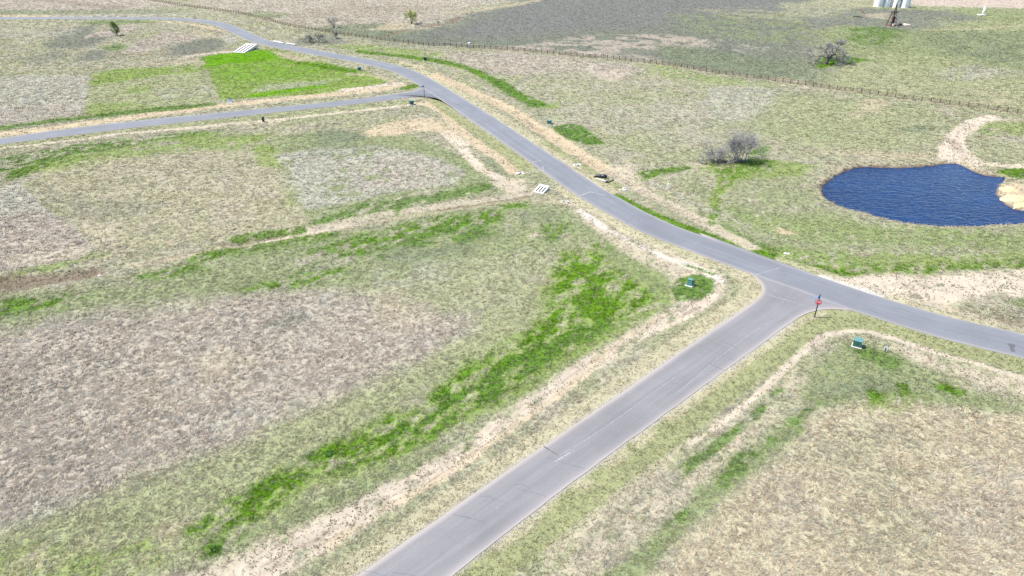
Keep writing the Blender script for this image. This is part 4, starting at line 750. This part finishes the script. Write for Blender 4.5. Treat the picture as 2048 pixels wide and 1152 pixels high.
# ------------------------------------------------------------------ utility boxes and markers
def transformer(px, py, rz, label, s=1., wedge=False, mats=('cabinet_green', 'cabinet_lid')):
    root = thing('transformer_box', label, 'utility box', at(px, py) + Vector((0, 0, .03)), rz, 'utility boxes on concrete pads'); w, d, h = .55 * s, .48 * s, 1.05 * s
    bm = bmesh.new(); box(bm, -w - .12, w + .12, -d - .24, d + .1, -.3, .1); bevel(bm, .02); bm_obj('pad', bm, 'rubble', root)
    bm = bmesh.new(); vs = box(bm, -w, w, -d, d, .1, h)
    if wedge:
        for v in vs:
            if v.co.z > .5 * s: v.co.x *= .62; v.co.y = v.co.y * .45 + .12
    bevel(bm, .03); bo = bm_obj('cabinet', bm, mats[0], root)
    k = .66 if wedge else 1.
    bm = bmesh.new(); vs = box(bm, -w * k - .04, w * k + .04, (-d * (.5 if wedge else 1) - .05) + (.1 if wedge else 0), d * (.55 if wedge else 1) + .05 + (.1 if wedge else 0), h - .02, h + .09)
    for v in vs:
        if v.co.z > h + .05 and v.co.y < 0: v.co.z -= .05
    bevel(bm, .02); bm_obj('lid', bm, mats[1], root)
    if not wedge:
        bm = bmesh.new(); box(bm, -w * .9, -.015, -d - .022, -d + .01, .16, h - .1); box(bm, .015, w * .9, -d - .022, -d + .01, .16, h - .1); dr = bm_obj('door', bm, mats[0], bo)
        bm = bmesh.new(); box(bm, .05, .1, -d - .06, -d - .015, h * .45, h * .6); bm_obj('handle', bm, 'post_black', dr)
transformer(1713.5, 691, math.radians(-30), 'green utility box on white pad beside the small white marker sign', 1.02)
transformer(1379, 571, math.radians(-32), 'pale green sloped utility box in a grass patch across the junction', 1.0, True, ('cabinet_green', 'cabinet_lid'))
transformer(1098.5, 247, math.radians(-20), 'dark green utility box beside the bright green patch past the main road', 1.05); transformer(823, 208.5, math.radians(25), 'dark green utility box by the orange soil corner of the distant junction', 1.1)
transformer(719, 141.5, math.radians(20), 'dark utility box at the right tip of the bright lawn', 1.1); transformer(460, 205, math.radians(15), 'grey utility box at the lower edge of the bright lawn', 1.2, True, ('cabinet_grey', 'cabinet_dark'))
transformer(850, 120, math.radians(15), 'dark utility box on the narrow green strip near the fence', 1.1, False, ('cabinet_dark', 'cabinet_green'))
def pedestal(px, py, label, mat, h=.9, w=.16):
    root = thing('utility_pedestal', label, 'pedestal', at(px, py)); bm = bmesh.new(); box(bm, -w, w, -w, w, -.2, h); bevel(bm, .02); bm_obj('body', bm, mat, root)
    bm = bmesh.new(); vs = box(bm, -w - .03, w + .03, -w - .03, w + .03, h - .03, h + .08); bevel(bm, .02); bm_obj('cap', bm, mat, root)
pedestal(527, 243, 'black utility pedestal in the soil strip below the distant side road', 'cabinet_dark', 1.3, .28); pedestal(938, 95, 'tall white utility cabinet standing at the fence', 'sign_white', 2.1, .42)
pedestal(870, 119, 'short white pedestal beside the dark box near the fence', 'sign_white', 1.0, .14); pedestal(1036, 185, 'short white pedestal at the edge of the long green strip', 'sign_white', 1.1, .12)
pedestal(1336, 376, 'slim white pedestal above the pink soil bank of the main road', 'sign_white', 1.0, .11)
def stake(px, py, label, h=1.1):
    root = thing('survey_stake', label, 'stake', at(px, py)); bm = bmesh.new(); box(bm, -.035, .035, -.035, .035, -.3, h); bm_obj('stick', bm, 'wood_weathered', root, None, (.05, .04, .4)); bm = bmesh.new(); box(bm, -.045, .045, -.045, .045, h - .18, h - .02); bm_obj('painted_tip', bm, 'rust_dark', root, None, (.05, .04, .4))
stake(336, 214, 'thin dark stake on the green strip above the distant side road', 1.5); stake(246, 276, 'thin dark stake in the green band below the distant side road', 1.5); stake(58, 247, 'thin dark stake beside the pale field above the distant side road', 1.4)
def marker():
    root = thing('marker_sign', 'small white marker sign with dark slot next to the green box', 'sign', at(1769.5, 703), math.radians(-15)); bm = bmesh.new(); box(bm, -.03, .03, -.02, .02, -.2, .95); bm_obj('post', bm, 'post_black', root)
    bm = bmesh.new(); box(bm, -.26, .26, -.05, -.024, .42, .98); bevel(bm, .01); p = bm_obj('plate', bm, 'sign_white', root); bm = bmesh.new(); box(bm, -.07, .07, -.058, -.046, .36, .8); bm_obj('slot', bm, 'cabinet_dark', p)
marker()

# ------------------------------------------------------------------ culverts, pipes, rubble
def culvert(corner_px, length_px, width, length, rise, n_gap, label, seed):
    a = at(*corner_px); b_ = G2(*length_px); d = Vector((b_[0] - a.x, b_[1] - a.y, 0)); rz = math.atan2(d.y, d.x); root = thing('culvert_end', label, 'culvert', a, rz)
    sl = math.atan2(rise, length)
    def sloped(bm, x0, x1, y0, y1, t0, t1):                      # bar on the slope: x along, z follows the rise
        vs = box(bm, x0, x1, y0, y1, t0, t1)
        for v in vs: v.co.z += v.co.x * math.tan(sl)
    g = width / n_gap; wall = g * .5
    for k in range(n_gap + 1):
        bm = bmesh.new(); y = k * g; sloped(bm, 0, length, y - wall / 2, y + wall / 2, -.7, .22); bm_obj('side_wall' if k in (0, n_gap) else 'divider_wall', bm, 'concrete', root)
    bm = bmesh.new(); sloped(bm, length, length + g * .75, -wall / 2, width + wall / 2, -1.2, .26); bm_obj('headwall', bm, 'concrete', root)
    bm = bmesh.new(); box(bm, -g * .55, .02, -wall / 2, width + wall / 2, -.4, .16); bm_obj('toe_slab', bm, 'concrete', root)
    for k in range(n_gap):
        bm = bmesh.new(); sloped(bm, .02, length, k * g + wall / 2, (k + 1) * g - wall / 2, -.75, .12); bm_obj('floor_slab', bm, 'concrete_slot_shade', root)  # shallow floor, shade inside the slots painted as near-black colour
culvert((1086, 386), (1103, 375), 2.1, 2.0, .55, 3, 'white concrete culvert end with three slots near the ditch head', 1)
culvert((489, 106), (516, 97), 4.6, 8.0, 1.35, 3, 'large white concrete culvert end with long slots above the bright lawn', 2)
def slab(px0, px1, w, h, label):
    a, b_ = at(*px0), at(*px1); d = b_ - a; root = thing('concrete_headwall', label, 'headwall', a, math.atan2(d.y, d.x)); bm = bmesh.new(); box(bm, 0, d.length, -w / 2, w / 2, -.5, h); bevel(bm, .04); bm_obj('wall', bm, 'concrete', root)
    bm = bmesh.new(); box(bm, -.1, d.length + .1, -w / 2 - .12, w / 2 + .12, h, h + .14); bm_obj('coping', bm, 'concrete', root)
slab((547, 84), (567, 88), .8, .5, 'white concrete headwall across the road above the large culvert'); slab((573, 88.5), (591, 91), .7, .4, 'white concrete headwall nearer the dark roadside brush')
PEBBLE = []
for k in range(4):
    bm = bmesh.new(); rock(bm, (0, 0, 0), .5, 40 + k, 1); me = bpy.data.meshes.new('stone'); bm.to_mesh(me); bm.free(); PEBBLE.append(me)
def rubble(px, py, lx, ly, n_, s, label, mat='rubble', rz=0., seed=1):
    c = at(px, py); root = thing('rock_pile', label, 'rubble', c, rz); rr = random.Random(seed)
    for k in range(n_):
        me = PEBBLE[k % 4]
        if not me.materials: me.materials.append(MATS['rubble'])
        o = link('stone', me, None, root, (rr.uniform(-lx, lx), rr.uniform(-ly, ly), rr.uniform(-.04, .12)), (rr.uniform(-.3, .3), rr.uniform(-.3, .3), rr.uniform(0, 6))); q = s * rr.uniform(.6, 1.35); o.scale = (q, q, q * .8)
rubble(1046, 345.5, 1.45, .45, 22, .62, 'row of white rubble stones left of the main road above the culvert', rz=.18, seed=1); rubble(1154, 330, 1.0, .5, 16, .6, 'white rubble patch on the far verge above the black pipes', rz=.5, seed=2)
rubble(1247, 378, 1.0, .6, 16, .55, 'white rubble patch beside the pink soil bank past the black pipes', rz=.6, seed=3); rubble(205, 544, .75, 1.3, 26, .62, 'pile of white riprap stones at the head of the brown ditch', rz=-.5, seed=4)
rubble(1132, 404, 1.1, .7, 12, .45, 'scattered pale stones below the culvert beside the worn soil path', rz=.3, seed=6); rubble(1575, 508, .45, .3, 7, .5, 'small white stones on the grass north of the junction', seed=7)
rubble(674, 57, .7, .5, 5, 1.3, 'white rocks at the foot of the leafless bush beyond the fence', seed=8); rubble(850, 54, 1.8, .8, 10, 1.1, 'pale rocks along the creek bank by the willow', rz=.1, seed=9)
def pipes():
    root = thing('drain_pipe', 'black plastic pipe end mouth open in the grass beside the main road', 'pipe', at(1190, 352.5), math.radians(-25)); bm = bmesh.new(); tube(bm, [(0, 0, .2), (.5, 0, .28), (1.3, 0, .22)], [.42, .42, .4], 14, False); bm_obj('shell', bm, 'pipe_black', root, smooth=True); bm = bmesh.new(); tube(bm, [(0, 0, .2), (.12, 0, .22)], [.5, .5], 14, True); bm_obj('flange', bm, 'pipe_black', root)
    root = thing('drain_pipe', 'longer black pipe with pale sheen next to the open pipe end', 'pipe', at(1201, 354), math.radians(-18)); bm = bmesh.new(); tube(bm, [(0, 0, .3), (.8, 0, .34), (1.5, .1, .25)], [.45, .45, .4], 14, True); bm_obj('shell', bm, 'pipe_black', root, smooth=True); bm = bmesh.new(); tube(bm, [(.25, 0, .31), (.4, 0, .32)], [.5, .5], 14, True); tube(bm, [(.9, 0, .34), (1.05, 0, .32)], [.5, .5], 14, True); bm_obj('collar', bm, 'pipe_black', root)
    root = thing('drain_pipe', 'small black pipe stub at the end of the pale concrete apron', 'pipe', at(1213, 364.5), math.radians(-10)); bm = bmesh.new(); tube(bm, [(-.2, 0, .18), (.35, 0, .2)], [.28, .28], 12, True); bm_obj('shell', bm, 'pipe_black', root); bm = bmesh.new(); tube(bm, [(.3, 0, .2), (.42, 0, .2)], [.34, .34], 12, True); bm_obj('flange', bm, 'pipe_black', root)
    root = thing('drain_pipe', 'thin black hose lying toward the tyre marked soil', 'pipe', at(1218, 363), math.radians(20)); bm = bmesh.new(); tube(bm, [(0, 0, .08), (.6, .1, .12), (1.3, .5, .12)], [.1, .14, .12], 8, True); bm_obj('shell', bm, 'pipe_black', root); bm = bmesh.new(); tube(bm, [(1.25, .46, .12), (1.36, .54, .12)], [.17, .17], 8, True); bm_obj('flange', bm, 'pipe_black', root)
    root = thing('concrete_apron', 'pale broken concrete apron in front of the black pipes', 'concrete slab', at(1193, 357), math.radians(-28)); rr = random.Random(3)
    for k in range(6): bm = bmesh.new(); box(bm, -.3, .3, -.22, .22, -.12, .1); bevel(bm, .03); bm_obj('slab', bm, 'rubble', root, (.2 + k * .42, rr.uniform(-.15, .15) - .1 * k, .02), (rr.uniform(-.1, .1), rr.uniform(-.1, .1), rr.uniform(-.3, .3)))
pipes()
# sandy boulders at the pond's right end
def boulder(px, py, sx, sy, sz, label, seed):
    c = at(px, py); c.z = -.55; bm = bmesh.new(); bmesh.ops.create_icosphere(bm, subdivisions=4, radius=1.); rr = random.Random(seed); ph = [rr.uniform(0, 6) for _ in range(6)]
    for v in bm.verts:
        x, y, z = v.co; k = 1 + .1 * math.sin(3.1 * x + ph[0]) * math.cos(2.7 * y + ph[1]) + .06 * math.sin(6 * x + ph[2] + 3 * z) + .04 * math.sin(11 * y + ph[3]) * math.sin(9 * x + ph[4]) + rr.uniform(-.008, .008); v.co = Vector((x * k * sx, y * k * sy, max(z, -.3) * k * sz))
    o = bm_obj('sandstone_ledge', bm, 'sandstone', None, c, (0, 0, rr.uniform(-.2, .2)), True); tag(o, label, 'rock')
boulder(2020, 379, 2.3, 2.0, 1.0, 'rounded yellow sandstone ledge at the upper right of the pond', 1); boulder(2033, 397, 3.0, 2.4, 1.1, 'larger yellow sandstone ledge with dark pits at the pond edge', 2); boulder(2050, 410, 2.6, 1.6, .9, 'low yellow sandstone ledge at the right tip of the pond', 3)

# ------------------------------------------------------------------ grain bins, derrick, far things
def grain_bin(px, py, r, h, label):
    root = thing('grain_bin', label, 'silo', at(px, py)); bm = bmesh.new(); n_ = 40; prof = []
    for k in range(int(h / .11)): prof.append((r + (.02 if k % 2 else -.02), k * .11))
    rings = [[bm.verts.new((rr * math.cos(2 * math.pi * j / n_), rr * math.sin(2 * math.pi * j / n_), z)) for j in range(n_)] for rr, z in prof]
    for A_, B_ in zip(rings, rings[1:]):
        for j in range(n_): bm.faces.new((A_[j], A_[(j + 1) % n_], B_[(j + 1) % n_], B_[j]))
    bm_obj('wall', bm, 'galvanised', root, smooth=True)
    bm = bmesh.new(); bmesh.ops.create_cone(bm, cap_ends=True, segments=n_, radius1=r + .15, radius2=.35, depth=r * .55, matrix=Matrix.Translation((0, 0, h + r * .275 - .05))); rf = bm_obj('roof', bm, 'galvanised', root); bm = bmesh.new(); tube(bm, [(0, 0, h + r * .5), (0, 0, h + r * .62)], [.5, .45], 14); bm_obj('vent_cap', bm, 'galvanised', rf)
    bm = bmesh.new(); tube(bm, [(0, 0, -.4), (0, 0, .12)], [r + .3, r + .25], n_); bm_obj('base_slab', bm, 'concrete', root)
    a0 = math.radians(-100); d = Vector((math.cos(a0), math.sin(a0), 0)); t = Vector((-d.y, d.x, 0)); bm = bmesh.new()
    box(bm, -.55, .55, -.06, .06, .2, 2.1, Matrix.Translation(d * (r + .02)) @ Matrix.Rotation(a0 + math.pi / 2, 4, 'Z')); dr = bm_obj('door', bm, 'cabinet_grey', root); bm = bmesh.new(); box(bm, .3, .4, -.12, -.05, 1.0, 1.25, Matrix.Translation(d * (r + .02)) @ Matrix.Rotation(a0 + math.pi / 2, 4, 'Z')); bm_obj('handle', bm, 'rust_dark', dr)
    a0 = math.radians(-60); bm = bmesh.new(); d = Vector((math.cos(a0), math.sin(a0), 0)); t = Vector((-d.y, d.x, 0))
    for s_ in (-.22, .22): q = d * (r + .15) + t * s_; tube(bm, [q, q + Vector((0, 0, h))], [.03, .03], 4)
    for k in range(int(h / .35)): q = d * (r + .15) + Vector((0, 0, .2 + .35 * k)); tube(bm, [q - t * .22, q + t * .22], [.02, .02], 4)
    bm_obj('ladder', bm, 'sign_back', root)
for px, py, r, lab in ((1756.5, 12.5, 2.75, 'weathered galvanised grain bin farthest from the rusty derrick mast, streaked grey'), (1772.5, 13, 2.3, 'bright galvanised grain bin just behind the left of the rusty derrick'), (1791.5, 14, 2.35, 'galvanised grain bin just behind the right of the rusty derrick'), (1809.5, 15, 2.4, 'bluish galvanised grain bin beside the bare pink field')):
    grain_bin(px, py, r, 6.4, lab)
def derrick():
    root = thing('rusty_derrick', 'rusty steel derrick with splayed legs and thin mast before the grain bins', 'derrick', at(1782.5, 51.5), math.radians(12)); H = 6.2
    for sx in (-1, 1):
        for sy in (-1, 1):
            bm = bmesh.new(); tube(bm, [(sx * 1.9, sy * 1.6, -.3), (sx * .75, sy * .7, H)], [.26, .2], 5); bm_obj('leg', bm, 'rust' if sx < 0 else 'rust_pale', root)
    for z in (1.6, 3.4, 5.0):
        k = 1 - z / H; wx, wy = .75 + 1.15 * k, .7 + .9 * k; bm = bmesh.new(); c = [(-wx, -wy, z), (wx, -wy, z), (wx, wy, z), (-wx, wy, z)]
        for i in range(4): tube(bm, [c[i], c[(i + 1) % 4]], [.08, .08], 4)
        tube(bm, [c[0], (wx * .85, -wy * .9, z + 1.5)], [.06, .06], 4); tube(bm, [c[1], (-wx * .85, -wy * .9, z + 1.5)], [.06, .06], 4); bm_obj('brace', bm, 'rust_dark', root)
    bm = bmesh.new(); box(bm, -1.6, 1.6, -1.0, 1.0, H, H + .35); bm_obj('platform', bm, 'rust_dark', root)
    bm = bmesh.new(); tube(bm, [(-.35, 0, H + .3), (.05, 0, H + 4.2)], [.26, .16], 5); tube(bm, [(.6, 0, H + .3), (.1, 0, H + 4.0)], [.2, .14], 5); tube(bm, [(.05, 0, H + 4.1), (.5, 0, H + 5.0), (1.5, 0, H + 5.7)], [.12, .14, .1], 6); bm_obj('mast', bm, 'rust_dark', root)
    bm = bmesh.new(); tube(bm, [(.3, 0, 0), (.3, 0, 4.2)], [.75, .7], 10); bm_obj('tank', bm, 'rust_dark', root); bm = bmesh.new(); tube(bm, [(.35, -.7, .1), (.35, -.7, 1.0)], [.45, .45], 10); bm_obj('drum', bm, 'sign_white', root); bm = bmesh.new(); box(bm, -2.2, 2.2, -1.9, 1.9, -.3, .15); bm_obj('sill', bm, 'rust', root)
    root = thing('spoil_heap', 'pale spoil heap of earth at the foot of the rusty derrick', 'dirt pile', at(1812, 51)); bm = bmesh.new(); rock(bm, (0, 0, 0), 2.2, 3, 3); bm_obj('heap', bm, 'dirt_pile', root, smooth=True); bm = bmesh.new(); rock(bm, (-2.2, .8, .1), 1.3, 5, 3); bm_obj('rubble', bm, 'rust_dark', root, smooth=True)
    root = thing('wooden_post', 'grey upright post between the rusty derrick and the spoil heap', 'post', at(1797, 55.5)); bm = bmesh.new(); tube(bm, [(0, 0, -.3), (.05, 0, 1.2), (.12, 0, 2.8)], [.2, .18, .15], 6); bm_obj('shaft', bm, 'wood_weathered', root); bm = bmesh.new(); box(bm, -.1, .3, -.2, .2, 2.75, 2.85); bm_obj('cap', bm, 'wood_weathered', root)
derrick()
def log(a, b_, r, label, mat):
    A0, B0 = at(*a), at(*b_); d = B0 - A0; root = thing('fallen_log', label, 'log', A0); bm = bmesh.new(); tube(bm, [(0, 0, r * .7), tuple(d * .5 + Vector((0, .2, r * .9))), tuple(d + Vector((0, 0, r * .7)))], [r * 1.1, r, r * .7], 7); bm_obj('stem', bm, mat, root); bm = bmesh.new(); q = d * .6; tube(bm, [tuple(q + Vector((0, 0, r))), tuple(q + Vector((.5, .6, r + .5)))], [r * .5, r * .25], 5); bm_obj('stub', bm, mat, root)
log((1707, 33.5), (1725, 36), .32, 'dark fallen log lying left of the rusty derrick', 'rust_dark'); log((1720, 20), (1729, 27), .3, 'reddish fallen log near the left grain bin', 'rust')
def standpipe():
    root = thing('standpipe', 'tall white standpipe on a white pad near the bare pink field', 'standpipe', at(1963.5, 30.5)); bm = bmesh.new(); box(bm, -1.9, 1.5, -1.6, 1.6, -.4, .35); bevel(bm, .05); bm_obj('pad', bm, 'concrete', root); bm = bmesh.new(); tube(bm, [(.3, 0, .3), (.55, 0, 4.2)], [.62, .58], 14); bm_obj('pipe', bm, 'sign_white', root, smooth=True); bm = bmesh.new(); tube(bm, [(.55, 0, 4.15), (.58, 0, 4.4)], [.7, .62], 14); bm_obj('cap', bm, 'sign_white', root)
standpipe()
